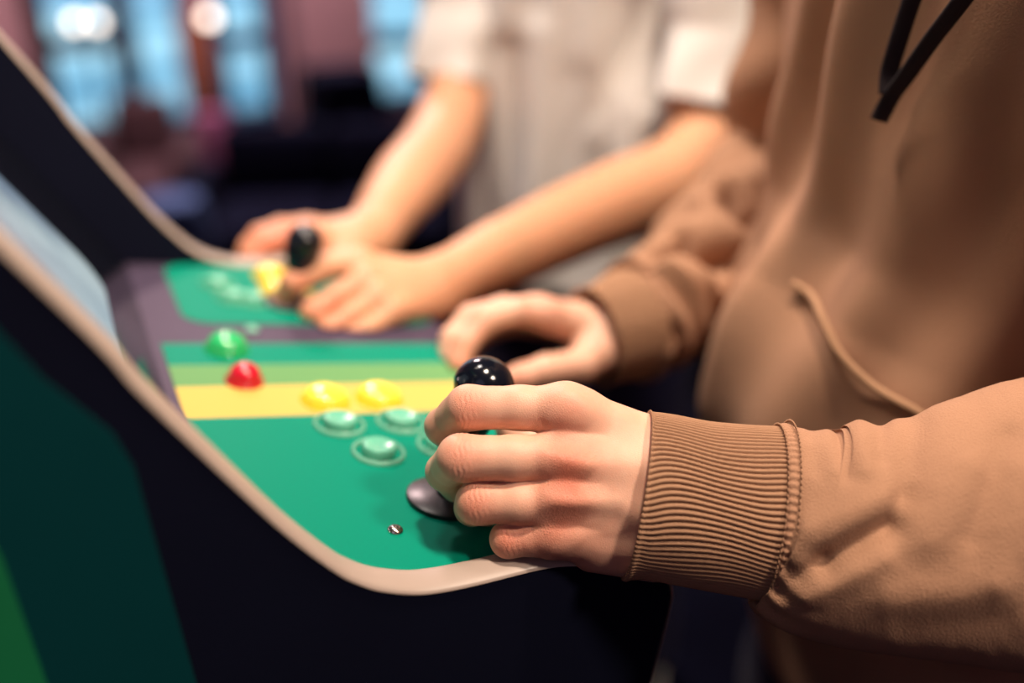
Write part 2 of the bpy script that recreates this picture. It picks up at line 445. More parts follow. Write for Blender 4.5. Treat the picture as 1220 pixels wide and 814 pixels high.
prof = [(.004, .0), (.008, .30), (.046, .55), (.1105, .868), (.1205, .921), (.1215, .933), (.118, .944), (.105, .9545), (.085, .964), (.062, .9735), (.042, .9785), (.007, .981), (-.012, .9832), (-.027, .9868),
        (-.044, .995), (-.0555, .0040 + 1.0), (-.0635, 1.0125), (-.078, 1.032), (-.094, 1.057), (-.130, 1.119), (-.166, 1.1855), (-.36, 1.505), (-.372, 1.54), (-.36, 1.565), (-.30, 1.60), (-.29, 1.625), (-.30, 1.76), (-.32, 1.775), (-.60, 1.78), (-.62, 1.765), (-.62, 0.0)]
def side(y0, y1):
    bm = bmesh.new(); add_prism_xz(bm, prof, y0, y1)
    return bm_obj('side_panel', bm, M_BLACK, CAB, org=(-.2, (y0 + y1) / 2, 0))
SN = side(YN - TH, YN); SF = side(YFAR, YFAR + TH)
def molding(y0, y1):
    path = spline([(x, 0, z) for x, z in prof[2:27]], 220)
    T = np.gradient(path, axis=0); T /= np.linalg.norm(T, axis=1)[:, None]
    Nn = np.stack([T[:, 2], np.zeros(len(T)), -T[:, 0]], 1)         # outward
    if Nn[0, 0] < 0: Nn = -Nn
    V = []; k = 13; w = (y1 - y0) / 2 + .0006; yc = (y0 + y1) / 2
    for i in range(len(path)):
        for j in range(k):
            a = math.pi * j / (k - 1)
            V.append(path[i] + np.array([0, yc - w * math.cos(a), 0]) + Nn[i] * (.0035 * math.sin(a) ** .8))
    Fc = [[i * k + j, i * k + j + 1, (i + 1) * k + j + 1, (i + 1) * k + j] for i in range(len(path) - 1) for j in range(k - 1)]
    return mesh_obj('edge_molding', V, Fc, M_MOLD, CAB, org=(-.1, yc, 1))
molding(YN - TH, YN); molding(YFAR, YFAR + TH)
# printed art on the outer side face
def art(name, pts, mat):
    bm = bmesh.new(); add_prism_xz(bm, pts, YN - TH - .0005, YN - TH + .0002)
    return bm_obj(name, bm, mat, SN, org=SN['_o'][:])
art('dark_teal_art', [(-.178, 1.168), (-.162, 1.135), (-.143, 1.107), (-.138, 1.090), (-.137, 1.071), (-.131, .974), (-.10, .5), (-.09, .15), (-.155, .15), (-.165, .5), (-.188, .998), (-.191, 1.064), (-.225, 1.25)], M_TEAL)
art('green_art', [(-.191, 1.064), (-.188, .998), (-.165, .5), (-.155, .15), (-.50, .15), (-.50, 1.35), (-.258, 1.35), (-.225, 1.25)], M_GRN)

# panel, front, bezel, screen, marquee
bm = bmesh.new()
add_box(bm, (-.118, YN, -.016), (.121, YFAR, 0), .002)
for v in bm.verts: v.co = Vector(P(*v.co))
PANEL = bm_obj('control_panel', bm, M_PURP, CAB, smooth=True, org=P(0, .112, 0))
bm = bmesh.new(); add_prism_xz(bm, [(.114, .930), (.1, .868), (.036, .55), (-.002, .30), (-.006, .03), (-.026, .03), (-.022, .30), (.016, .55), (.08, .868), (.094, .930)], YN, YFAR)
bm_obj('front_panel', bm, M_BLACK, CAB)
box_obj('back_panel', (-.615, YN, .03), (-.60, YFAR, 1.77), M_BLACK, CAB)
box_obj('top_panel', (-.60, YN, 1.755), (-.30, YFAR, 1.775), M_BLACK, CAB)
SD = np.array([-.110, 0, .182]); SD /= np.linalg.norm(SD); SNm = np.array([SD[2], 0, -SD[0]]); SB = np.array([-.1115, 0, 1.0045])
def SP(s, y, w=0): return SB + SD * s + np.array([0, y, 0]) + SNm * w
def rrect(x0, x1, y0, y1, r, n=10):
    out = []
    for cx, cy, a0 in ((x1 - r, y0 + r, -90), (x1 - r, y1 - r, 0), (x0 + r, y1 - r, 90), (x0 + r, y0 + r, 180)):
        for k in range(n + 1):
            a = math.radians(a0 + 90 * k / n); out.append((cx + r * math.cos(a), cy + r * math.sin(a)))
    return out
bm = bmesh.new(); add_box(bm, (-.012, YN, -.012), (.50, YFAR, 0), .0015)
for v in bm.verts: v.co = Vector(SP(*v.co))
BEZ = bm_obj('monitor_bezel', bm, M_GLOSS, CAB, smooth=True)
m, t, p = nt('screen_glass_reflection')  # pale blue reflection on the monitor glass, painted as emission
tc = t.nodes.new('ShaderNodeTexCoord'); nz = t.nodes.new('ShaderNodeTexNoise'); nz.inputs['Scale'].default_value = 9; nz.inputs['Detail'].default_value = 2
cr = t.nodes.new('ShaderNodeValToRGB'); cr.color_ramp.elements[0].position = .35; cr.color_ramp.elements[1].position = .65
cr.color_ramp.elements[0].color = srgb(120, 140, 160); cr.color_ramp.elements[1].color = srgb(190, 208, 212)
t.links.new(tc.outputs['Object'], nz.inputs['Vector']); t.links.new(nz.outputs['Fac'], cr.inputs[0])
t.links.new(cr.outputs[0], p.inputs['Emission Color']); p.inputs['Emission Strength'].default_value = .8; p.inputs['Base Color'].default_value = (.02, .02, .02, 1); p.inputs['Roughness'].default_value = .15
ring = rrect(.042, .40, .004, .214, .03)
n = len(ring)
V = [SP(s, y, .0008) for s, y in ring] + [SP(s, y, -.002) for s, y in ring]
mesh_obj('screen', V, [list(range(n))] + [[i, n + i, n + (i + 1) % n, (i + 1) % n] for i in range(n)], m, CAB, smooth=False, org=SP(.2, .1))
bm = bmesh.new(); add_prism_xz(bm, [(-.312, 1.63), (-.322, 1.75), (-.335, 1.75), (-.325, 1.63)], YN, YFAR)
bm_obj('marquee', bm, simple('green_marquee', (.0, .30, .16, 1), .3), CAB)

# printed overlays with stripes
def overlay_mat(name, stops, xcut=None):
    """stops: list of (upper v limit, colour); the last colour is used beyond"""
    m, t, p = nt(name); L = t.links; N = t.nodes
    tc = N.new('ShaderNodeTexCoord'); sp = N.new('ShaderNodeSeparateXYZ'); L.new(tc.outputs['Object'], sp.inputs[0])
    cur = None
    for i, (lim, c) in enumerate(stops):
        if cur is None:
            cur = N.new('ShaderNodeRGB').outputs[0]; cur.default_value = c; last = lim; continue
        gt = N.new('ShaderNodeMath'); gt.operation = 'GREATER_THAN'; L.new(sp.outputs['Y'], gt.inputs[0]); gt.inputs[1].default_value = last
        g = gt.outputs[0]
        if xcut is not None:
            gx = N.new('ShaderNodeMath'); gx.operation = 'GREATER_THAN'; L.new(sp.outputs['X'], gx.inputs[0]); gx.inputs[1].default_value = xcut[0]
            gl = N.new('ShaderNodeMath'); gl.operation = 'LESS_THAN'; L.new(sp.outputs['X'], gl.inputs[0]); gl.inputs[1].default_value = xcut[1]
            m0 = N.new('ShaderNodeMath'); m0.operation = 'MULTIPLY'; L.new(gx.outputs[0], m0.inputs[0]); L.new(gl.outputs[0], m0.inputs[1])
            mu = N.new('ShaderNodeMath'); mu.operation = 'MULTIPLY'; L.new(g, mu.inputs[0]); L.new(m0.outputs[0], mu.inputs[1]); g = mu.outputs[0]
        mx = N.new('ShaderNodeMix'); mx.data_type = 'RGBA'; L.new(g, mx.inputs[0]); L.new(cur, mx.inputs[6]); mx.inputs[7].default_value = c
        cur = mx.outputs[2]; last = lim
    L.new(cur, p.inputs['Base Color']); p.inputs['Roughness'].default_value = .55; p.inputs['Specular IOR Level'].default_value = .04
    return m
G1 = (.0, .205, .133, 1); LGC = (.115, .275, .105, 1); YL = (.52, .395, .10, 1)
def overlay(pts, mat):
    n = len(pts); org = np.array([0, 0, .98])
    V = [P(u, v, .0007) for u, v in pts] + [P(u, v, -.0005) for u, v in pts]
    return mesh_obj('printed_overlay', V, [list(range(n))] + [[i, n + i, n + (i + 1) % n, (i + 1) % n] for i in range(n)], mat, PANEL, smooth=False, org=org)
overlay([(-.1065, YN + .001), (.118, YN + .001), (.118, .169), (-.1065, .169)], overlay_mat('near_overlay', [(.053, G1), (.098, YL), (.132, LGC), (9, G1)]))
o2 = [q for q in rrect(-.085, .118, .208, YFAR - .001, .022, 8)]
overlay(o2, overlay_mat('far_overlay', [(.262, G1), (.333, YL), (9, G1)], xcut=(-.010, .030)))

# buttons
def clear_mat(name, col, em=None):
    return simple(name, col, .12, Transmission_Weight=.72, IOR=1.45, Coat_Weight=.3)
M_CLR = simple('clear_green_plastic', (.30, .72, .55, 1), .2, Transmission_Weight=.35, IOR=1.45); M_CLR2 = simple('pale_green_plastic', (.17, .58, .41, 1), .25, Transmission_Weight=.25, IOR=1.45)
M_YB = simple('yellow_plastic', (.95, .72, .06, 1), .2, Coat_Weight=.3); M_YB2 = simple('deep_yellow_plastic', (.95, .62, .03, 1), .2)
M_RB = simple('red_plastic', (.52, .004, .022, 1), .2, Coat_Weight=.3); M_GB = simple('bright_green_plastic', (.03, .60, .19, 1), .15, Transmission_Weight=.3, Coat_Weight=.4)
def button(u, v, mat_ring, mat_pl, r=.0165, dome=False, h=.010, label=None):
    org = P(u, v, .0007); mt = frame_mat(org, PN, PX)
    bm = bmesh.new()
    add_lathe(bm, [(r, 0), (r, .0012), (r - .0004, .0024), (r - .0011, .0030), (r - .0018, .0025), (r - .0021, .0006), (r - .0021, .0)], mt)
    b = bm_obj('button', bm, mat_ring, PANEL, smooth=True, org=org, sharp=50)
    if label: b['label'] = label
    rp = r - .0062 if not dome else r - .002
    bm = bmesh.new()
    if dome:
        add_lathe(bm, [(rp, .0008), (rp, .004)] + [(rp * math.cos(a), .004 + (h - .004) * math.sin(a)) for a in np.linspace(.1, math.pi / 2, 10)[:-1]] + [(0, h)], mt)
    else:
        add_lathe(bm, [(rp, .0008), (rp, h - .0016), (rp - .0004, h - .0006), (rp - .0014, h), (rp - .003, h - .0004), (rp * .5, h - .0013), (0, h - .0016)], mt)
    pl = bm_obj('plunger', bm, mat_pl, b, smooth=True, org=org, sharp=50)
    return b
for px, py in ((404.5, 505), (478, 502), (451, 538), (527, 530)):
    button(*pan(px, py, .002), M_CLR, M_CLR2, h=.0068, label='clear green button on the near overlay')
for px, py in ((387.7, 476), (451.6, 474)):
    button(*pan(px, py, .002), M_YB2, M_YB, dome=True, h=.011, label='yellow button on the yellow stripe')
button(*pan(291, 456), M_RB, M_RB, r=.0128, dome=True, h=.0135, label='red dome button')
button(*pan(270, 418), M_GB, M_GB, r=.0158, dome=True, h=.0135, label='green dome button beside the purple gap')
for px, py in ((259, 341), (277, 357), (301, 360)):
    button(*pan(px, py), M_CLR2, M_CLR2, r=.0145, h=.0068, label='pale clear button on the far overlay')
for px, py in ((322, 332), (330, 350)):
    button(*pan(px, py), M_YB2, M_YB, r=.0145, dome=True, h=.011, label='yellow button on the far overlay')
def screw(u, v, r, mat):
    org = P(u, v, .0006); bm = bmesh.new()
    add_lathe(bm, [(r, 0), (r, .0006), (r * .93, .0014), (r * .7, .0024), (r * .35, .0029), (r * .3, .0020), (0, .0018)], frame_mat(org, PN, PX), 28)
    bm_obj('screw', bm, mat, PANEL, smooth=True, org=org, sharp=50)
screw(*pan(470.5, 634), .0044, M_STEEL); screw(*pan(300, 394), .0052, M_CLR)

# joysticks
def joystick(u, v, du, dv, hb, r, bat=False, label=None):
    org = P(u, v, 0); top = P(u + du, v + dv, hb); ax = top - org; L = np.linalg.norm(ax)
    bm = bmesh.new(); mp = frame_mat(org, PN, PX)
    add_lathe(bm, [(.0225, .0008), (.0225, .0030), (.0218, .0036), (.012, .0042), (.009, .0052), (0, .0052)], mp, 48)
    j = bm_obj('joystick', bm, M_WASH, PANEL, smooth=True, org=org, sharp=45)
    if label: j['label'] = label
    ma = frame_mat(org, ax, PX)
    bm = bmesh.new(); add_lathe(bm, [(0, 0), (.0065, .001), (.0065, L - r * .6), (0, L - r * .6)], ma, 24)
    bm_obj('shaft', bm, M_WASH, j, smooth=True, org=org, sharp=45)
    bm = bmesh.new()
    if bat:
        pts = [(.0, L - .042), (.0080, L - .042), (.0088, L - .034), (.0115, L - .021), (.0145, L - .009), (r, L)] + [(r * math.cos(a), L + r * math.sin(a)) for a in np.linspace(.12, math.pi / 2, 14)[:-1]] + [(0, L + r)]
    else:
        pts = [(0, L - r)] + [(r * math.cos(a), L + r * math.sin(a)) for a in np.linspace(-math.pi / 2, math.pi / 2, 32)[1:-1]] + [(0, L + r)]
    add_lathe(bm, pts, ma, 56)
    bm_obj('ball_top' if not bat else 'bat_top', bm, M_BALL, j, smooth=True, org=top)
    return j
JB = pan(530, 597)
bt = at(576, 461, .549) - PO
joystick(JB[0], JB[1], float(bt @ PX) - JB[0], float(bt[1]) - JB[1], float(bt @ PN), .0172, bat=True, label='joystick gripped by the hand in the brown cuff')
bt2 = at(363, 288, .80) - PO
joystick(float(bt2 @ PX) - .006, float(bt2[1]), .006, 0, float(bt2 @ PN), .0150, bat=True, label='joystick on the far overlay')

# ------------------------------------------------------------------ people
def rest_on_cabinet(f):
    """flesh is flattened where it rests on the panel or on the edges of the side panels"""
    X, Y, Zg = f.grid((slice(None),) * 3)
    w = (X - PO[0]) * PN[0] + (Zg - PO[2]) * PN[2]; u = (X - PO[0]) * PX[0] + (Zg - PO[2]) * PX[2]
    q = np.maximum(np.maximum(w - .0012 + 0 * Y, -.05 - w + 0 * Y), np.maximum(u - .122 + 0 * Y, np.maximum(YN - Y, Y - YFAR) + 0 * u))
    pr_ = sorted([(x, z) for x, z in prof[4:17]])
    zt = np.interp(X.ravel(), [a for a, b in pr_], [b for a, b in pr_])[:, None, None]
    for y0, y1 in ((YN - TH, YN), (YFAR, YFAR + TH)):
        e = np.maximum(np.maximum(Zg - zt - .0032 + 0 * Y, X - .126 + 0 * Y + 0 * Zg), np.maximum(y0 - .0008 - Y, Y - y1 - .0008) + 0 * X + 0 * Zg)
        q = np.minimum(q, e)
    k = .002
    h = np.maximum(k - np.abs(f.D + q), 0) / k
    f.D = (np.maximum(f.D, -q) + h * h * k * .25).astype(np.float32)

def hand_field(spec, h, lo_pad=.03):
    """spec: dict of fingers (list of (point, r)) and palm cones (list of (a, b, ra, rb)). Returns V, F, tint"""
    pts = [q for f in spec['fingers'] for q, r in f] + [q for c in spec['palm'] for q in c[:2]]
    A = np.array(pts); lo = A.min(0) - lo_pad; hi = A.max(0) + lo_pad
    if 'clip' in spec: pass
    fp = Field(lo, hi, h)
    for a, b, ra, rb, k in spec['palm']: fp.cone(a, b, ra, rb, k)
    for c in spec.get('palm_ell', []): fp.ell(*c)
    ff = Field(lo, hi, h)
    for f in spec['fingers']:
        one = Field(lo, hi, h)
        for (a, ra), (b, rb) in zip(f[:-1], f[1:]): one.cone(a, b, ra, rb, .0035)
        k = spec.get('kf', .0012)
        D = ff.D; q = one.D
        hh = np.maximum(k - np.abs(D - q), 0) / k
        ff.D = np.minimum(D, q) - hh * hh * k * .25
    for e in spec.get('bumps', []): ff.ell(*e)
    k = spec.get('kw', .009)
    hh = np.maximum(k - np.abs(fp.D - ff.D), 0) / k
    fp.D = np.minimum(fp.D, ff.D) - hh * hh * k * .25
    for c in spec.get('carve', []): fp.cone(*c, mode='s')
    for f in spec.get('after', []): f(fp)
    rest_on_cabinet(fp)
    V, Fc = fp.mesh(spec.get('smooth', 2))
    T = np.zeros((len(V), 4)); T[:, 3] = 1
    for c, r, w in spec.get('red', []):
        d2 = np.sum((V - np.asarray(c)) ** 2, 1); T[:, 0] += w * np.exp(-d2 / r ** 2)
    for c, r, w in spec.get('wrinkle', []):
        d2 = np.sum((V - np.asarray(c)) ** 2, 1); T[:, 2] += w * np.exp(-d2 / r ** 2)
    return V, Fc, T

def body_obj(name, parts, mat, org, parent=None):
    """parts: list of (V, F, tint)"""
    V, Fc = join([(a, b) for a, b, c in parts]); T = np.vstack([c for a, b, c in parts])
    o = mesh_obj(name, V, Fc, mat, parent, True, org)
    at_ = o.data.attributes.new('tint', 'FLOAT_COLOR', 'POINT')
    at_.data.foreach_set('color', np.clip(T, 0, 1).astype(np.float32).ravel())
    return o
def plain(V, Fc):
    T = np.zeros((len(V), 4)); T[:, 3] = 1; T[:, 0] = .05
    return V, Fc, T

# ---- the near hand: left hand of the person in the brown hoodie, closed round the near stick
CB = -CAM_F
iM, iP, iD, iT = at(674, 489, .512), at(558, 486, .5155), at(528, 508, .533), at(540, 527, .552)
mM, mP, mD, mT = at(672, 546, .505), at(549, 546, .503), at(530, 562, .523), at(543, 580, .542)
rM, rP, rD, rT = at(668, 595, .503), at(569, 599, .505), at(563, 605, .530), at(580, 610, .547)
pM, pP, pD, pT = at(660, 636, .508), at(606, 643, .507), at(603, 641, .528), at(615, 637, .545)
tC, tMc, tI, tT = at(748, 575, .540), at(695, 552, .562), at(640, 530, .578), at(608, 512, .578)
spec = dict(
    fingers=[[(at(690, 492, .512), .0120), (iM, .0128), (at(620, 486, .512), .0112), (iP, .0115), (at(545, 494, .5225), .0098), (iD, .0094), (iT, .0082)],
             [(at(690, 548, .506), .0118), (mM, .0124), (at(612, 546, .5025), .0113), (mP, .0119), (at(540, 553, .512), .0102), (mD, .0096), (mT, .0084)],
             [(at(690, 598, .504), .0112), (rM, .0118), (at(620, 599, .5025), .0106), (rP, .0108), (rD, .0092), (rT, .0080)],
             [(at(680, 633, .508), .0106), (pM, .0108), (at(632, 641, .506), .0086), (pP, .0090), (pD, .0080), (pT, .0070)],
             [(tC, .0150), (tMc, .0120), (tI, .0108), (tT, .0088)]],
    palm=[(iM, at(800, 543, .528), .0128, .0165, .010), (mM, at(800, 566, .518), .0122, .0180, .010), (rM, at(800, 604, .518), .0116, .0180, .010), (pM, at(800, 640, .526), .0112, .0175, .010),
          (at(700, 525, .530), at(790, 565, .540), .012, .016, .012), (at(690, 610, .525), at(790, 620, .540), .012, .016, .012),
          (at(705, 652, .522), at(775, 655, .532), .0125, .0165, .012),
          (at(800, 560, .525), at(900, 585, .525), .022, .024, .015), (at(800, 620, .530), at(900, 625, .528), .021, .023, .015)],
    red=[(at(674, 489, .500), .012, .5), (at(676, 552, .493), .015, .75), (at(674, 600, .492), .014, .62), (at(650, 640, .498), .014, .45),
         (at(556, 482, .505), .011, .55), (at(548, 545, .492), .011, .55), (at(566, 603, .494), .011, .65), (at(604, 645, .498), .010, .7),
         (at(522, 512, .525), .010, .35), (at(700, 650, .505), .02, .3)],
    wrinkle=[(at(650, 500, .500), .011, .8), (at(675, 555, .493), .014, 1.), (at(672, 598, .492), .014, 1.), (at(640, 640, .498), .014, 1.),
             (at(556, 480, .505), .007, .9), (at(548, 545, .492), .008, .9), (at(566, 600, .494), .008, .9), (at(604, 645, .498), .008, .8)],
    kf=.0010, kw=.008, smooth=1)
def near_detail(f):
    h = f.h
    # dorsal bumps over the knuckles and creases over the finger joints
    def ax_of(a, b): v = b - a; return v / np.linalg.norm(v)
    R3 = np.array([CAM_X, CAM_U, CB])
    for c, rx, ry, rz in ((at(676, 489, .5015), .010, .0085, .0042), (at(676, 548, .4945), .011, .0085, .0044), (at(673, 597, .4935), .010, .008, .0042), (at(664, 636, .499), .009, .007, .0036)):
        f.ell(c, R3, (rx, ry, rz), .006)
    # shallow valleys running back between the knuckles, and two faint raised veins
    for a, b in ((at(662, 518, .4985), at(735, 535, .5005)), (at(662, 573, .4915), at(735, 580, .4985)), (at(660, 619, .4935), at(730, 618, .5035))):
        f.cone(a - CAM_F * .0080, b - CAM_F * .0132, .0042, .0048, .008, mode='s')
    # crease lines over the middle joints
    for c, d, w in ((iP, ax_of(iM, iP), .0105), (mP, ax_of(mM, mP), .0108), (rP, ax_of(rM, rP), .0096), (pP, ax_of(pM, pP), .008)):
        lo = c - .016; hi = c + .016
        sl = f.sub(lo, hi); X, Y, Z = f.grid(sl)
        dx, dy, dz = X - c[0], Y - c[1], Z - c[2]
        t = dx * d[0] + dy * d[1] + dz * d[2]
        rr = np.sqrt(np.maximum(dx * dx + dy * dy + dz * dz - t * t, 1e-10))
        do = (dx * CB[0] + dy * CB[1] + dz * CB[2] - t * float(d @ CB)) / rr
        up = (dx * CAM_U[0] + dy * CAM_U[1] + dz * CAM_U[2])
        tt = t + .10 * up + .0007 * np.sin(up * 700 + t * 300)
        g = np.zeros(t.shape, dtype=np.float32)
        for off, am in ((-.0035, .5), (-.0012, 1.), (.0012, .9), (.0038, .55), (.0062, .35)):
            g = g + am * np.exp(-((tt + off) / .00048) ** 2)
        f.D[sl] += (.00032 * g * np.clip(do * 1.6, 0, 1)).astype(np.float32)
spec['after'] = [near_detail]
LH = hand_field(spec, .0006)

# forearm skin inside the sleeve, so that the hand belongs to a whole arm
def limb(ctrl, up, nu=24, nv=28):
    return plain(*tube_grid(ctrl, up, nu, nv))
def row(p, a, b): return list(p) + [a, b]

# the hoodie person's frame: facing the screen, turned a little to the far side
F1 = np.array([-.957, .290, 0]); R1 = np.array([.290, .957, 0]); C1 = np.array([.465, -.005, 0]); Z = np.array([0, 0, 1.])
elbL = np.array([.455, -.300, 1.075]); shoL = C1 - R1 * .185 + Z * 1.40 + F1 * .01
shoR = C1 + R1 * .185 + Z * 1.40
elbR = at(925, 185, .97); wriR = at(722, 398, .80)

# ---- right hand of the same person, resting half open at the edge of the panel
q = lambda x, y, d: at(x, y, d)
spec2 = dict(
    fingers=[[(q(652, 376, .782), .0120), (q(618, 371, .775), .0112), (q(578, 381, .766), .0112), (q(553, 408, .757), .0100), (q(546, 433, .752), .0086)],
             [(q(640, 372, .800), .0120), (q(600, 370, .793), .0112), (q(562, 380, .786), .0112), (q(540, 404, .777), .0100), (q(535, 428, .770), .0086)],
             [(q(632, 374, .818), .0115), (q(592, 376, .812), .0105), (q(562, 388, .806), .0105), (q(545, 408, .798), .0094), (q(542, 428, .792), .0082)],
             [(q(630, 382, .834), .0105), (q(600, 388, .830), .0092), (q(575, 398, .825), .0092), (q(560, 412, .818), .0082), (q(556, 426, .812), .0072)],
             [(q(712, 418, .790), .0165), (q(692, 436, .772), .0135), (q(650, 441, .757), .0115), (q(622, 449, .752), .0102), (q(608, 452, .750), .0088)]],
    palm=[(q(652, 376, .782), q(715, 395, .800), .0125, .0180, .012), (q(640, 372, .800), q(718, 392, .812), .0125, .0190, .012),
          (q(632, 374, .818), q(720, 395, .825), .0120, .0190, .012), (q(630, 382, .834), q(722, 402, .838), .0110, .0170, .012),
          (q(712, 418, .790), q(728, 400, .805), .0170, .0220, .012), (q(715, 398, .812), q(790, 370, .83), .0250, .0270, .015)],
    red=[(q(560, 385, .755), .014, .5), (q(546, 430, .750), .012, .6), (q(612, 450, .742), .014, .4), (q(652, 372, .77), .016, .35), (q(620, 410, .78), .03, .35)],
    kf=.0014, kw=.010)
RH = hand_field(spec2, .0011)

# ---- one coarse but complete body under the clothes
def body(C, Fd, Rd, armL, armR, hd=1.0, h=.009, slim=1.0):
    A_ = [p_ for p_, r_ in armL + armR]
    lo = np.minimum.reduce(A_ + [C - .34]) - .09; hi = np.maximum.reduce(A_ + [C + .34]) + .09
    lo[2] = -.01; hi[2] = 1.80 * hd
    f = Field(lo, hi, h); s = hd
    R3 = np.array([Fd, Rd, Z]); c = lambda x, y, z: C + Fd * x + Rd * y + Z * z * s
    f.ell(c(0, 0, 1.22), R3, (.105 * slim, .155, .25), .02); f.ell(c(-.01, 0, .95), R3, (.092, .138, .16), .06)
    f.cone(c(0, -.13, 1.38), c(0, .13, 1.38), .06, .06, .06); f.cone(c(-.01, 0, 1.40), c(.015, 0, 1.53), .058, .052, .03)
    # head
    f.ell(c(.02, 0, 1.635), R3, (.098, .076, .115), .015); f.ell(c(.045, 0, 1.575), R3, (.062, .058, .062), .03)
    f.cone(c(.112, 0, 1.650), c(.128, 0, 1.612), .010, .015, .012)
    f.ell(c(.102, 0, 1.578), R3, (.010, .024, .007), .004)
    for sg in (-1, 1):
        f.ell(c(.006, .078 * sg, 1.63), R3, (.020, .010, .032), .006)
        f.ell(c(.112, .032 * sg, 1.652), R3, (.016, .019, .013), .006, 's'); f.ell(c(.098, .032 * sg, 1.650), R3, (.012, .015, .010), .002)
        f.cone(c(-.015, .075 * sg, .90), c(.012, .095 * sg, .50), .070, .052, .04); f.cone(c(.012, .095 * sg, .50), c(-.03, .10 * sg, .09), .055, .037, .02)
        f.cone(c(-.05, .10 * sg, .04), c(.14, .115 * sg, .035), .034, .026, .03)
    for arm in (armL, armR):
        for (a_, ra), (b_, rb) in zip(arm[:-1], arm[1:]): f.cone(a_, b_, ra, rb, .012)
    V, Fc = f.mesh(2)
    return plain(V, Fc)
B1 = body(C1, F1, R1, [(shoL, .046), (elbL + R1 * .01, .026), (at(1440, 577, .554), .030), (at(1220, 627, .530), .032), (at(900, 605, .527), .025)],
          [(shoR, .046), (elbR, .022), (at(872, 272, .92), .018), (at(815, 340, .87), .018), (at(770, 379, .83), .022), (wriR, .025)])
PERSON1 = body_obj('person', [LH, RH, B1], M_SKIN1, C1)
tag(PERSON1, 'person in a brown hoodie standing at the near stick, left hand gripping it', 'person')

def folds(Pt, L_):
    D = Pt - CAM_P; zc = D @ CAM_F; x = 610 + FPX * (D @ CAM_X) / zc; y = 407 - FPX * (D @ CAM_U) / zc
    v = np.zeros_like(x)
    for x0, y0, x1, y1, w, am in L_:
        dx, dy = x1 - x0, y1 - y0; t = np.clip(((x - x0) * dx + (y - y0) * dy) / (dx * dx + dy * dy), 0, 1)
        v += am * np.exp(-(((x - x0 - t * dx) ** 2 + (y - y0 - t * dy) ** 2) / w ** 2))
    return v
# ---- hoodie: torso, hood, both sleeves
def bump(x, c, w): return np.exp(-((x - c) / w) ** 2)
def torso_shell(C, Fd, Rd, rows, nu, nv, disp=None):
    """rows: z, forward offset, half depth, half width"""
    ctrl = [list(C + Fd * fo + Z * z) + [hd, hw] for z, fo, hd, hw in rows]
    return tube_grid(ctrl, Fd, nu, nv, disp)
rows1 = [(.66, -.015, .126, .172), (.675, -.012, .132, .178), (.70, -.01, .133, .180), (.75, -.005, .134, .182), (.80, .0, .137, .180), (.85, .015, .150, .186), (.90, .022, .162, .190), (.95, .020, .160, .190), (1.0, .010, .148, .188), (1.06, .0, .138, .188), (1.15, .0, .134, .190), (1.25, .0, .134, .192), (1.34, -.005, .125, .190), (1.41, -.01, .105, .165), (1.46, -.015, .085, .115), (1.49, -.015, .075, .085)]
def d1(s, ph, Pt):
    zz = Pt[..., 2]; a = ph
    v = .006 * np.sin(a * 7 + 3 * np.sin(zz * 9)) * bump(zz, 1.2, .3) + .004 * np.sin(a * 13 + zz * 14)
    rx = (Pt - C1) @ R1
    v += .006 * bump(rx + .35 * (zz - 1.1), .085, .018) - .010 * bump(rx + .35 * (zz - 1.1), .045, .026)
    v += .006 * bump(rx - .10 * (zz - 1.1), .135, .020) + .006 * bump(rx + .18 * (zz - 1.1), -.01, .02)
    v += .003 * np.sin(zz * 70 + a * 3) * bump(zz, .85, .06)
    v *= np.clip((zz - .70) / .10, 0, 1)
    # rib of the hem
    v += np.where(zz < .715, .0008 * np.sin(a * 150), 0)
    return v
tor = torso_shell(C1, F1, R1, rows1, 150, 420, d1)
hood = tube_grid([row(C1 + F1 * -.07 + Z * 1.40, .05, .12), row(C1 + F1 * -.115 + Z * 1.46, .075, .14), row(C1 + F1 * -.105 + Z * 1.52, .06, .125), row(C1 + F1 * -.07 + Z * 1.55, .03, .09)], F1, 40, 60, lambda s, ph, Pt: .006 * np.sin(ph * 5 + s * 6))
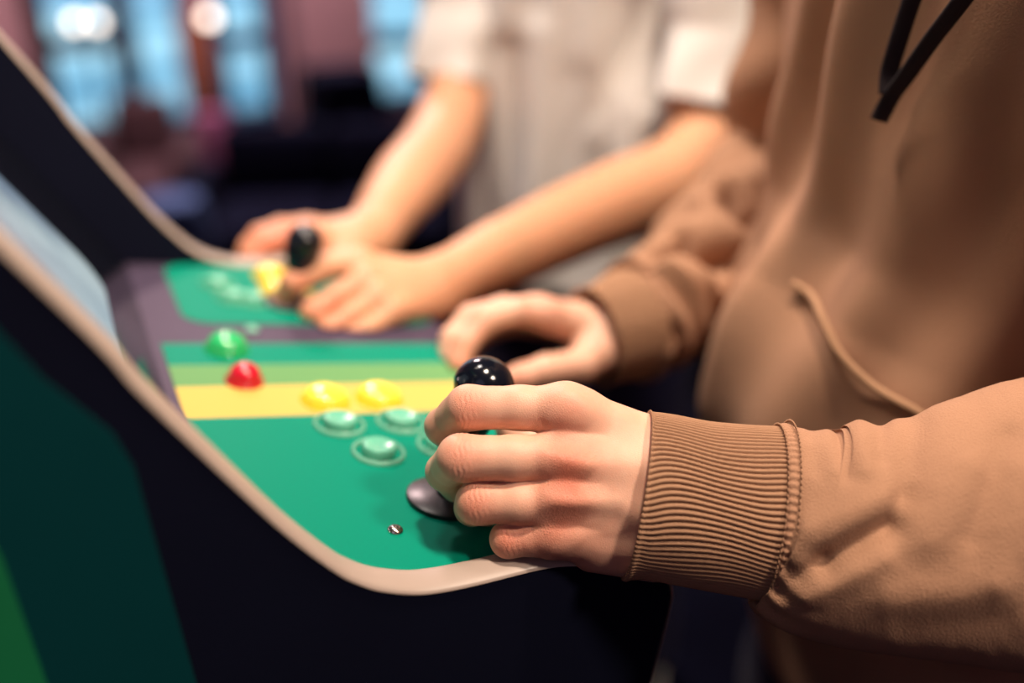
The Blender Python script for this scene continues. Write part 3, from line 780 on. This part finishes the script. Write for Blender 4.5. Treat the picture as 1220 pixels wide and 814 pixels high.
# near sleeve: from the cuff seam to the elbow, then up to the shoulder
slv = [row(at(917, 611, .519), .0440, .0310), row(at(935, 615, .519), .0475, .0345), row(at(960, 626, .518), .0545, .038), row(at(990, 634, .517), .0570, .041), row(at(1056, 640, .516), .0600, .043), row(at(1148, 634, .517), .0690, .047), row(at(1220, 627, .519), .0760, .050),
       row(at(1330, 610, .530), .0800, .056), row(at(1450, 575, .555), .079, .062), row(elbL, .078, .070), row(elbL + np.array([.035, .004, .012]), .064, .060), row(elbL + np.array([.062, .006, .020]), .036, .034), row(elbL + np.array([.070, .007, .023]), .008, .008)]
def dsl(s, ph, Pt):
    D = Pt - CAM_P; zc = D @ CAM_F; x = 610 + FPX * (D @ CAM_X) / zc; y = 407 - FPX * (D @ CAM_U) / zc
    front = np.clip(np.sin(ph) * 2, 0, 1)
    def seg(x0, y0, x1, y1, w):
        dx, dy = x1 - x0, y1 - y0; L = dx * dx + dy * dy
        t = np.clip(((x - x0) * dx + (y - y0) * dy) / L, 0, 1)
        return np.exp(-(((x - x0 - t * dx) ** 2 + (y - y0 - t * dy) ** 2) / w ** 2))
    v = np.zeros_like(x)
    v -= .0110 * seg(1062, 628, 985, 672, 17) + .004 * seg(985, 675, 925, 700, 14)
    v += .0040 * seg(1050, 668, 960, 712, 16) + .0045 * seg(1060, 590, 950, 640, 20)
    v -= .0060 * seg(1092, 505, 1078, 590, 20) + .004 * seg(1078, 590, 1062, 628, 15)
    v += .0030 * seg(1020, 488, 1032, 560, 13) - .0028 * seg(1000, 492, 1011, 565, 11) + .0024 * seg(982, 498, 992, 560, 11) - .0014 * seg(966, 500, 972, 560, 9)
    v -= .0030 * seg(1050, 492, 1052, 545, 10)
    v += .0050 * seg(1150, 560, 1110, 640, 26) - .0035 * seg(1200, 520, 1160, 640, 16) + .004 * seg(1215, 560, 1190, 690, 22)
    v += .0050 * seg(1180, 700, 1060, 712, 26) - .0020 * seg(1190, 742, 1080, 750, 18)
    v += .0002 * np.sin(x * .10 + 2 * np.sin(y * .06)) * np.sin(y * .085 + 1.5 * np.sin(x * .05)) + .0001 * np.sin(x * .21 + y * .13) * np.sin(y * .19 - x * .07)
    v *= 1.5 * (.35 + .65 * front)
    # gathers where the sleeve meets the cuff
    v += .0012 * np.sin(ph * 17 + 2 * np.sin(ph * 3)) * np.exp(-(x - 925).clip(0) / 22)
    # seam and its two stitch lines
    return v
slL = tube_grid(slv, CAM_U, 260, 300, dsl)
upL = tube_grid([row(elbL + (elbL - shoL) * .20, .012, .012), row(elbL + (elbL - shoL) * .14, .050, .050), row(elbL, .078, .074), row(elbL * .5 + shoL * .5 + R1 * -.01, .080, .080), row(shoL, .085, .085), row(shoL + R1 * .07 + Z * .03, .07, .085)], F1, 40, 60, lambda s, ph, Pt: .006 * np.sin(s * 30 + ph * 2))
# far sleeve
def dsr(s, ph, Pt):
    w_ = np.sin(s * 27 + 1.8 * np.sin(ph + 1) + 1.2 * np.sin(ph * 2)); v = .006 * (np.abs(w_) ** .6 * np.sign(w_)) * (.55 + .45 * np.sin(ph * 2 + 9 * s)) * np.clip(s * 6, 0, 1) + .002 * np.sin(s * 61 + ph * 3)
    return v + folds(Pt, [(776, 310, 812, 288, 10, -.024), (812, 288, 872, 314, 11, -.028), (866, 230, 920, 280, 11, -.027), (835, 245, 885, 292, 14, .009), (795, 322, 860, 350, 16, .009), (745, 350, 800, 400, 12, -.010), (900, 215, 930, 235, 14, .008)])
slR = tube_grid([row(at(748, 388, .818), .044, .042), row(at(770, 379, .83), .048, .045), row(at(815, 340, .87), .052, .048), row(at(872, 272, .92), .053, .052), row(elbR + Z * -.012, .056, .054)], CAM_U, 200, 240, dsr)
upR = tube_grid([row(elbR + (elbR - shoR) * .08, .040, .040), row(elbR, .055, .054), row(elbR * .5 + shoR * .5, .075, .075), row(shoR, .085, .085), row(shoR - R1 * .07 + Z * .03, .07, .085)], F1, 60, 80, lambda s, ph, Pt: .006 * np.sin(s * 40 + 2 * np.sin(ph)) * (s < .6))
elbow = tube_grid([row(elbL + Z * h_, max(.082 * math.sqrt(max(1 - (h_ / .084) ** 2, 0)), .004), max(.078 * math.sqrt(max(1 - (h_ / .084) ** 2, 0)), .004)) for h_ in np.linspace(-.0838, .0838, 15)], F1, 40, 60)
V, Fc = join([elbow, tor, hood, slL, upL, slR, upR])
HOOD = mesh_obj('hoodie', V, Fc, M_HOOD, PERSON1, True, C1 + Z * 1.1)
# cuffs: ribbed tubes
def cuff(ctrl, up, ribs, amp, nu, nv, shear=None, wav=None):
    def d(s, ph, Pt):
        a = ph * ribs + (wav(s, ph) if wav is not None else 0)
        r_ = np.abs(np.sin(a / 2)) ** .8
        ends = 1 - .6 * np.exp(-(s / .03) ** 2)
        return amp * (r_ - .6) * ends + .0012 * np.exp(-((s - .02) / .03) ** 2)
    V, Fc = tube_grid(ctrl, up, nu, nv, d, cap=False, shear=shear)
    # turn the edge inwards so that the knit has a thickness
    n0 = len(V); C0 = V[:nv].mean(0); T0 = V[2 * nv:3 * nv].mean(0) - C0; T0 /= np.linalg.norm(T0)
    inn = [C0 + (V[:nv] - C0) * .93 + T0 * .001, C0 + (V[:nv] - C0) * .90 + T0 * .012]
    V = np.vstack([V] + inn)
    for k, (A0, B0_) in enumerate(((0, n0), (n0, n0 + nv))):
        for i in range(nv):
            j = (i + 1) % nv
            Fc.append([A0 + j, A0 + i, B0_ + i, B0_ + j])
    return V, Fc
cv, cf = cuff([row(at(757, 590, .5195), 0.0434, .0300), row(at(785, 592, .5195), .0430, .0310), row(at(830, 600, .5195), .0430, .0315), row(at(880, 607, .5195), .0440, .0315), row(at(921, 612, .519), .0452, .0318)],
              CAM_U, 92, .0015, 90, 92 * 9, shear=lambda s, ph: .0045 * np.cos(ph) * (1 - s) , wav=lambda s, ph: 5 * np.sin(s * 3.0 + ph * 2) * np.sin(s * np.pi) + 2.2 * np.sin(s * 8 + ph * 3))
mesh_obj('cuff', cv, cf, M_RIB, HOOD, True, at(830, 600, .5195))
cv, cf = cuff([row(at(706, 402, .797), .040, .036), row(at(725, 396, .805), .041, .038), row(at(752, 386, .820), .047, .044)], CAM_U, 80, .0012, 30, 80 * 6)
mesh_obj('cuff', cv, cf, M_RIB, HOOD, True, at(725, 396, .805))
# stitched seam round the end of the near sleeve: a ridge and a row of stitches on each side
Vs = []; 
sv, sf = tube_grid([row(at(915, 611, .519), .0455, .0322), row(at(919, 611.5, .519), .0470, .0338), row(at(925, 612.5, .519), .0468, .0336)], CAM_U, 8, 300, lambda s, ph, Pt: .0005 * np.sin(ph * 70), cap=False)
mesh_obj('cuff_seam', sv, sf, M_HOOD, HOOD, True, at(918, 611, .519))
st = []
for px, e in ((914.5, .0460), (928, .0478)):
    ctr = spline([row(at(px - 2, 611, .519), e, e * .715), row(at(px + 2, 611.5, .519), e, e * .715)], 3)
    c0 = ctr[1, :3]; T0 = ctr[2, :3] - ctr[0, :3]; T0 /= np.linalg.norm(T0); N0 = CAM_U - T0 * (CAM_U @ T0); N0 /= np.linalg.norm(N0); B0_ = np.cross(N0, T0)
    K = 96
    for k in range(K):
        a0 = 2 * math.pi * (k + .15) / K; a1 = 2 * math.pi * (k + .85) / K
        pp = []
        for a in np.linspace(a0, a1, 4):
            lift = .0010 if a0 + .001 < a < a1 - .001 else .0002
            pp.append(row(c0 + N0 * (e + lift) * math.cos(a) + B0_ * (e * .715 + lift) * math.sin(a), .00042, .00042))
        st.append(tube_grid(pp, T0, 6, 6))
sv, sf = join(st)
mesh_obj('stitching', sv, sf, M_RIB, HOOD, True, at(918, 611, .519))

# ---- things sewn on or hanging from the hoodie's chest
def on_torso(px, py, lift=.0, d0=.45):
    """march along the ray until it meets the chest surface"""
    best = None
    n1 = len(tor[0])
    Vt = tor[0]
    dr = CAM_F + CAM_X * (px - 610) / FPX - CAM_U * (py - 407) / FPX
    rel = Vt - CAM_P; t = rel @ dr / (dr @ dr); d2 = np.sum((rel - t[:, None] * dr) ** 2, 1)
    ok = d2 < .006 ** 2
    tt = t[ok].min() if ok.any() else d0
    return CAM_P + dr * (tt - lift)
def cordline(px, r, n, lift):
    return [row(on_torso(x, y, l), r, r) for (x, y), l in zip(px, lift)]
def cord(px, r, lift, name='drawstring', mat=None, flat=.45):
    ctrl = cordline(px, r, 0, lift)
    if flat != 1: ctrl = [c_[:4] + [c_[4] * flat] for c_ in ctrl]
    v, f = tube_grid(ctrl, CAM_X, 60, 14)
    return mesh_obj(name, v, f, mat or M_CORD, HOOD, True, ctrl[0][:3])
cord([(1190, -330), (1150, -180), (1110, -60), (1088, -5), (1070, 50), (1060, 85), (1058, 112)], .0058, [.012] * 7)
cord([(1330, -330), (1245, -180), (1178, -50), (1150, -5), (1112, 45), (1080, 90), (1062, 115), (1047, 143)], .0060, [.012, .013, .014, .014, .012, .011, .010, .012])
M_SEAM = cloth_mat('brown_seam', (.30, .17, .10, 1), (.38, .22, .13, 1), weave=1100)
cord([(945, 338), (966, 352), (980, 380), (1000, 420), (1040, 460), (1095, 492), (1140, 520)], .0028, [.003] * 7, 'pocket_edge', M_SEAM, 1)

# ---- trousers, shoes, hair
def clothes(PER, C, Fd, Rd, s=1.0, label=None):
    c = lambda x, y, z: C + Fd * x + Rd * y + Z * z * s
    parts = [tube_grid([row(c(-.01, 0, .76), .104, .148), row(c(-.01, 0, .84), .106, .148), row(c(-.01, 0, .93), .098, .140)], Fd, 12, 60)]
    for sg in (-1, 1):
        parts.append(tube_grid([row(c(-.015, .074 * sg, .90), .085, .070), row(c(-.015, .078 * sg, .78), .092, .080), row(c(-.01, .082 * sg, .68), .090, .080), row(c(.01, .095 * sg, .50), .078, .076), row(c(-.02, .10 * sg, .28), .068, .066), row(c(-.03, .10 * sg, .07), .062, .062)], Fd, 60, 60,
                                lambda s_, ph, Pt: .004 * np.sin(s_ * 25 + ph * 2) + .003 * np.sin(ph * 5 + s_ * 9)))
    V, Fc = join(parts); mesh_obj('trousers', V, Fc, M_JEANS, PER, True, c(0, 0, .5))
    for sg in (-1, 1):
        v, f = tube_grid([row(c(-.095, .10 * sg, .048), .030, .030), row(c(-.07, .10 * sg, .055), .046, .040), row(c(0, .105 * sg, .055), .050, .043), row(c(.10, .112 * sg, .046), .038, .046), row(c(.17, .118 * sg, .036), .026, .034), row(c(.185, .118 * sg, .034), .018, .022)], Z, 40, 40)
        sh = mesh_obj('shoe', v, f, M_SHOE, PER, True, c(.03, .11 * sg, 0))
        v, f = tube_grid([row(c(-.103, .10 * sg, .012), .012, .034), row(c(-.06, .10 * sg, .012), .012, .046), row(c(.10, .112 * sg, .012), .012, .051), row(c(.18, .118 * sg, .012), .012, .034), row(c(.195, .118 * sg, .012), .011, .018)], Z, 30, 32)
        mesh_obj('sole', v, f, M_SOLE, sh, True, c(.03, .11 * sg, 0))
    f = Field(c(0, 0, 1.62) - .19, c(0, 0, 1.66) + .19, .006); R3 = np.array([Fd, Rd, Z])
    f.ell(c(0, 0, 1.665), R3, (.118, .092, .112), .01); f.ell(c(-.035, 0, 1.62), R3, (.085, .088, .105), .02)
    f.ell(c(.125, 0, 1.60), R3, (.085, .10, .105), .012, 's'); f.ell(c(.03, 0, 1.50), R3, (.15, .12, .085), .01, 's')
    X, Y, Zg = f.grid((slice(None),) * 3); f.D += (.0035 * np.sin(X * 210 + 3 * np.sin(Zg * 60)) * np.sin(Y * 190 + Zg * 70)).astype(np.float32)
    V, Fc = f.mesh(1); mesh_obj('hair', V, Fc, M_HAIR, PER, True, c(0, 0, 1.65))
clothes(PERSON1, C1, F1, R1)

# ------------------------------------------------------------------ the second person, in a white T-shirt, at the far stick
F2 = np.array([-.69, -.724, 0]); R2 = np.array([-.724, .69, 0]); C2 = np.array([.51, .675, 0])
elb2L = at(856, 195, 1.155); sho2L = C2 - R2 * .175 + Z * 1.37
elb2R = at(526, 140, 1.245); sho2R = C2 + R2 * .175 + Z * 1.37
wr2L = at(528, 338, .885); wr2R = at(438, 286, .985)
spec3 = dict(
    fingers=[[(q(428, 312, .830), .0118), (q(388, 319, .816), .0104), (q(349, 337, .804), .0104), (q(337, 356, .812), .0092), (q(346, 374, .826), .0080)],
             [(q(436, 334, .818), .0116), (q(402, 354, .802), .0100), (q(373, 373, .792), .0102), (q(365, 390, .804), .0088), (q(376, 398, .820), .0078)],
             [(q(450, 353, .812), .0110), (q(420, 375, .795), .0096), (q(392, 393, .785), .0098), (q(386, 403, .798), .0084), (q(398, 405, .815), .0074)],
             [(q(468, 370, .812), .0102), (q(440, 391, .796), .0088), (q(414, 405, .787), .0094), (q(410, 410, .800), .0078), (q(422, 408, .812), .0068)],
             [(q(490, 345, .870), .0150), (q(445, 325, .865), .0125), (q(410, 312, .850), .0110), (q(385, 316, .840), .0090)]],
    palm=[(q(428, 316, .830), q(505, 335, .865), .0122, .0190, .010), (q(436, 334, .818), q(508, 342, .858), .0122, .0190, .010), (q(450, 352, .812), q(512, 350, .858), .0116, .0185, .010), (q(468, 368, .812), q(518, 360, .862), .0108, .0175, .010),
          (q(455, 345, .845), q(505, 345, .87), .014, .020, .012), (q(512, 344, .868), wr2L, .0240, .0250, .012), (wr2L, at(600, 300, .945), .0265, .033, .012)],
    red=[(q(352, 336, .797), .014, .5), (q(376, 364, .784), .012, .5), (q(396, 386, .778), .012, .4), (q(415, 400, .78), .012, .3), (q(405, 355, .80), .02, .45)],
    kf=.0006, kw=.009)
LH2 = hand_field(spec3, .0012, .045)
spec4 = dict(
    fingers=[[(q(372, 284, .935), .0118), (q(340, 284, .922), .0108), (q(315, 292, .912), .0108), (q(302, 304, .906), .0094), (q(297, 314, .903), .0082)],
             [(q(368, 277, .953), .0118), (q(335, 276, .943), .0108), (q(310, 284, .933), .0108), (q(297, 297, .928), .0094), (q(292, 308, .925), .0082)],
             [(q(366, 274, .970), .0112), (q(335, 273, .963), .0102), (q(310, 282, .955), .0102), (q(299, 293, .950), .0090), (q(296, 303, .947), .0080)],
             [(q(366, 276, .985), .0102), (q(340, 277, .980), .0090), (q(322, 284, .974), .0090), (q(314, 293, .970), .0080), (q(312, 301, .967), .0070)],
             [(q(415, 305, .945), .0150), (q(395, 318, .925), .0125), (q(365, 322, .905), .0110), (q(345, 325, .895), .0092)]],
    palm=[(q(372, 284, .935), q(425, 292, .965), .0125, .0190, .010), (q(368, 277, .953), q(427, 286, .975), .0125, .0190, .010), (q(366, 274, .970), q(430, 284, .985), .0120, .0185, .010), (q(366, 276, .985), q(432, 286, .997), .0110, .0175, .010),
          (q(415, 305, .945), q(432, 292, .97), .0160, .0230, .010), (q(425, 288, .972), wr2R, .0250, .0260, .012), (wr2R, at(468, 245, 1.06), .0260, .033, .012)],
    red=[(q(312, 286, .90), .03, .8), (q(350, 280, .92), .03, .6)],
    kf=.0015, kw=.009)
RH2 = hand_field(spec4, .0013, .045)
B2 = body(C2, F2, R2, [(sho2L, .046), (at(856, 40, 1.145), .036), (at(842, 120, 1.16), .036), (at(836, 185, 1.145), .036), (at(740, 240, 1.065), .034), (at(560, 322, .913), .024)],
          [(sho2R, .044), (at(548, 40, 1.28), .034), (at(537, 140, 1.245), .034), (at(490, 215, 1.11), .032), (at(452, 268, 1.02), .024)], hd=.98, slim=.88)
# forearms that show: smooth tapered limbs from wrist to sleeve
fa = limb([row(at(560, 322, .913), .030, .029), row(at(600, 303, .945), .034, .033), row(at(670, 270, 1.005), .040, .038), row(at(740, 240, 1.065), .045, .043), row(at(800, 218, 1.11), .049, .047), row(at(836, 185, 1.145), .049, .048), row(at(842, 150, 1.16), .047, .047), row(at(842, 100, 1.155), .046, .046), row(at(856, 40, 1.145), .045, .046)], CAM_U, 70, 40)
fb = limb([row(at(452, 265, 1.02), .029, .029), row(at(468, 243, 1.055), .034, .033), row(at(490, 215, 1.11), .041, .039), row(at(519, 180, 1.18), .042, .041), row(at(537, 140, 1.245), .042, .042), row(at(545, 100, 1.28), .041, .042), row(at(548, 40, 1.28), .042, .043)], CAM_X, 70, 40)
PERSON2 = body_obj('person', [LH2, RH2, B2, fa, fb], M_SKIN2, C2)
tag(PERSON2, 'person in a white T-shirt leaning over the far stick with both hands', 'person')
rows2 = [(.785, .0, .128, .168), (.80, .0, .130, .180), (.90, .0, .130, .184), (1.0, .0, .126, .182), (1.1, .0, .122, .180), (1.2, .0, .120, .178), (1.28, -.003, .116, .172), (1.36, -.01, .095, .16), (1.41, -.015, .075, .11), (1.44, -.01, .062, .07)]
def d2_(s, ph, Pt):
    zz = Pt[..., 2]; rx = (Pt - C2) @ R2
    v = .006 * np.sin(rx * 55 + 2 * np.sin(zz * 7)) * np.clip(1.4 - zz, 0, 1) * 1.3 + .0015 * np.sin(rx * 120 + zz * 11)
    v -= .013 * bump(rx + .5 * (zz - 1.1), -.075, .016) * bump(zz, 1.13, .10) + .010 * bump(rx - .1 * (zz - 1.0), .125, .02)
    v += .008 * bump(rx + .1 * (zz - 1), .095, .018)
    return v
d2o = d2_
d2_ = lambda s, ph, Pt: d2o(s, ph, Pt) + np.clip((CAM_P - Pt) @ F2, -1, 1).clip(-9, 9) * 0 + folds(Pt, [(745, 10, 752, 80, 26, -.009), (800, -20, 772, 115, 16, -.008), (720, -40, 712, 160, 22, .006), (640, 40, 630, 250, 18, .007), (605, 60, 600, 300, 16, -.010), (690, 100, 676, 320, 24, -.005), (765, 90, 735, 250, 18, .005)]) * (np.cos(ph) > 0)
tt2 = torso_shell(C2, F2, R2, rows2, 110, 260, d2_)
def dsv(s, ph, Pt): return .005 * np.sin(s * 16 + ph * 2 + 1) * np.clip(1.2 - s, 0, 1) + .004 * np.sin(ph * 4 + s * 5) * s
sl2L = tube_grid([row(sho2L + R2 * .08 + Z * .01, .07, .09), row(sho2L, .080, .082), row(at(866, -40, 1.13), .072, .070), row(at(856, 50, 1.15), .066, .064), row(at(838, 128, 1.16), .063, .058)], F2, 60, 80, dsv, cap=False)
sl2R = tube_grid([row(sho2R - R2 * .08 + Z * .01, .07, .09), row(sho2R, .076, .078), row(at(556, -30, 1.265), .062, .060), row(at(544, 45, 1.275), .056, .055), row(at(538, 98, 1.28), .055, .054)], F2, 60, 80, dsv, cap=False)
V, Fc = join([tt2, sl2L, sl2R])
mesh_obj('t_shirt', V, Fc, M_TEE, PERSON2, True, C2 + Z * 1.1)
clothes(PERSON2, C2, F2, R2, .98)

# ------------------------------------------------------------------ things at the back of the room
def lathe_obj(name, prof, loc, mat, parent=None, n=28, axis=(0, 0, 1)):
    bm = bmesh.new(); add_lathe(bm, prof, frame_mat(loc, axis, (1, 0, 0) if abs(axis[0]) < .9 else (0, 1, 0)), n)
    return bm_obj(name, bm, mat, parent, smooth=True, org=parent['_o'][:] if parent is not None else loc)
def glow(name, col, st):
    m, t, p = nt(name); p.inputs['Base Color'].default_value = (.8, .75, .7, 1)
    p.inputs['Emission Color'].default_value = col; p.inputs['Emission Strength'].default_value = st
    return m
M_BULB = glow('warm_white_bulb', (1.0, .82, .69, 1), 5.8)
M_DARK = simple('charcoal_fabric', (.0045, .0055, .017, 1), .9, spec=.05, noise=.3, nscale=20)
M_NAVY = simple('navy_fabric', (.05, .10, .26, 1), .85, noise=.3, nscale=12)
M_MARF = simple('maroon_fabric', (.048, .016, .024, 1), .85, noise=.2, nscale=12)
M_ORANGE = simple('rust_orange_board', (.22, .058, .022, 1), .7, noise=.25, nscale=7)
M_PINKF = simple('mauve_fabric', (.26, .07, .17, 1), .8, noise=.2, nscale=10)
M_METAL = simple('dark_metal', (.02, .02, .026, 1), .4, .6)

def floor_lamp(px, py, d, label, wide=0.0):
    p0 = at(px, py, d)
    L = thing('floor_lamp', label, 'lamp', (p0[0], p0[1], 0), 'glowing lamps before the windows')
    lathe_obj('base', [(0, 0), (.11, 0), (.115, .006), (.11, .014), (.02, .022), (0, .022)], (p0[0], p0[1], 0), M_METAL, L)
    lathe_obj('pole', [(0, .02), (.009, .02), (.009, p0[2] - .045), (.02, p0[2] - .035), (.02, p0[2] - .02), (0, p0[2] - .02)], (p0[0], p0[1], 0), M_METAL, L, 16)
    r = .026 if not wide else .020
    for dx in ([0] if not wide else [-wide, wide]):
        c = p0 + CAM_X * dx
        lathe_obj('bulb', [(0, -r)] + [(r * math.cos(a), r * math.sin(a)) for a in np.linspace(-1.45, 1.45, 14)] + [(0, r)], c, M_BULB, L, 24)
    if wide:
        bm = bmesh.new(); add_box(bm, (-wide - .02, -.008, -.05), (wide + .02, .008, -.036), .003, frame_mat(p0, (0, 0, 1), CAM_X))
        bm_obj('crossbar', bm, M_METAL, L, smooth=True)
floor_lamp(102, 27, 4.0, 'twin-bulb warm lamp glowing before the leftmost window', .045)
floor_lamp(249, 21, 4.1, 'single round warm bulb lamp glowing right of the twin-bulb lamp')


def low_seat(x, y, rz, w, hb, mat, name, label, cat, seats=1, tilt=.12):
    c, s = math.cos(rz), math.sin(rz)
    A = thing(name, label, cat, (x, y, 0))
    T = Matrix.Translation((x, y, 0)) @ Matrix.Rotation(rz, 4, 'Z')
    def part(name, lo, hi, bev, mm=mat, extra=None):
        bm = bmesh.new(); add_box(bm, lo, hi, bev, T @ extra if extra is not None else T); return bm_obj(name, bm, mm, A, smooth=True)
    part('base', (-w / 2, -.26, .07), (w / 2, .26, .17), .02)
    for k in range(seats):
        u0 = -w / 2 + w * k / seats
        part('seat_cushion', (u0 + .004, -.27, .171), (u0 + w / seats - .004, .17, .28), .035)
        part('backrest', (u0 + .004, -.06, 0), (u0 + w / seats - .004, .06, hb - .20), .035, extra=Matrix.Translation((0, .21, .20)) @ Matrix.Rotation(-tilt, 4, 'X'))
    for sg in (-1, 1): part('arm', (sg * (w / 2 + .045) - .04, -.27, .07), (sg * (w / 2 + .045) + .04, .27, .38), .03)
    for sx in (-1, 1):
        for sy in (-1, 1): part('leg', (sx * w * .44 - .02, sy * .21 - .02, 0), (sx * w * .44 + .02, sy * .21 + .02, .07), .005, M_METAL)
    return A
p = at(170, 200, 3.75); low_seat(p[0], p[1], math.radians(-12), .24, .50, M_MARF, 'tub_chair', 'low maroon tub chair under the blue windows', 'chair')
p = at(392, 225, 3.3); low_seat(p[0], p[1], math.radians(-20), .78, .50, M_DARK, 'sofa', 'low dark two-seat sofa in front of the pink pillar', 'sofa', 2)
def pouf(x, y, r, h, mat, label):
    o = lathe_obj('pouf', [(0, .0), (r * .9, .0), (r, .04), (r * 1.04, h * .5), (r, h - .05), (r * .85, h), (0, h + .01)], (x, y, 0), mat)
    return tag(o, label, 'pouf')
p = at(200, 222, 2.75); pouf(p[0], p[1], .095, .47, M_NAVY, 'round blue pouf left of the dark sofa')
p = at(256, 178, 4.12); pouf(p[0], p[1], .075, .40, M_PINKF, 'mauve pouf standing behind the dark sofa')
# rust board and dark post between the windows
bm = bmesh.new(); x0, x1 = xw(214, 80), xw(246, 80)
add_box(bm, (x0, 0, 0), (x1, .03, .47), .006, Matrix.Translation((0, YF - .16, .30)) @ Matrix.Rotation(-.06, 4, 'X'))
tag(bm_obj('display_board', bm, M_ORANGE, smooth=True), 'narrow rust orange board standing between two windows', 'board')['kind'] = 'thing'
bm = bmesh.new(); add_box(bm, (xw(213, 100), YF - .42, 0), (xw(262, 100), YF - .12, .29), .01)
tag(bm_obj('plinth', bm, M_DARK, smooth=True), 'low dark plinth under the rust orange board', 'plinth')
# a dark upright machine right of the pillar
p = at(406, 150, 3.85)
K = thing('game_machine', 'dark upright game machine behind the sofa, by the pink pillar', 'game machine', (p[0], p[1], 0))
bm = bmesh.new(); add_prism_xz(bm, [(-.2, 0), (.2, 0), (.2, .60), (.13, .68), (.05, 1.0), (-.2, 1.0)], -.12, .12)
for v in bm.verts: v.co = Vector((p[0] + v.co.y, p[1] + v.co.x, v.co.z * .62))
bm_obj('body', bm, M_DARK, K)
bm = bmesh.new(); add_prism_xz(bm, [(.118, .70), (.135, .705), (.062, .985), (.045, .98)], -.10, .10)
for v in bm.verts: v.co = Vector((p[0] + v.co.y, p[1] + v.co.x, v.co.z * .62))
bm_obj('screen', bm, simple('dark_glass', (.01, .012, .02, 1), .15), K)
# violet bench machine seen between the two people
p = at(882, 165, 2.6)
K = thing('game_machine', 'violet and maroon game machine behind the two players', 'game machine', (p[0], p[1], 0))
box_obj('body', (p[0] - .25, p[1], 0), (p[0] + .6, p[1] + .5, 1.5), M_MAROON, K, bev=.02)
box_obj('side_stripe', (p[0] - .10, p[1] - .012, .5), (p[0] - .0, p[1] + .01, .80), simple('violet_print', (.06, .02, .28, 1), .5), K, bev=.004)

for o in bpy.data.objects:
    if '_o' in o: del o['_o']
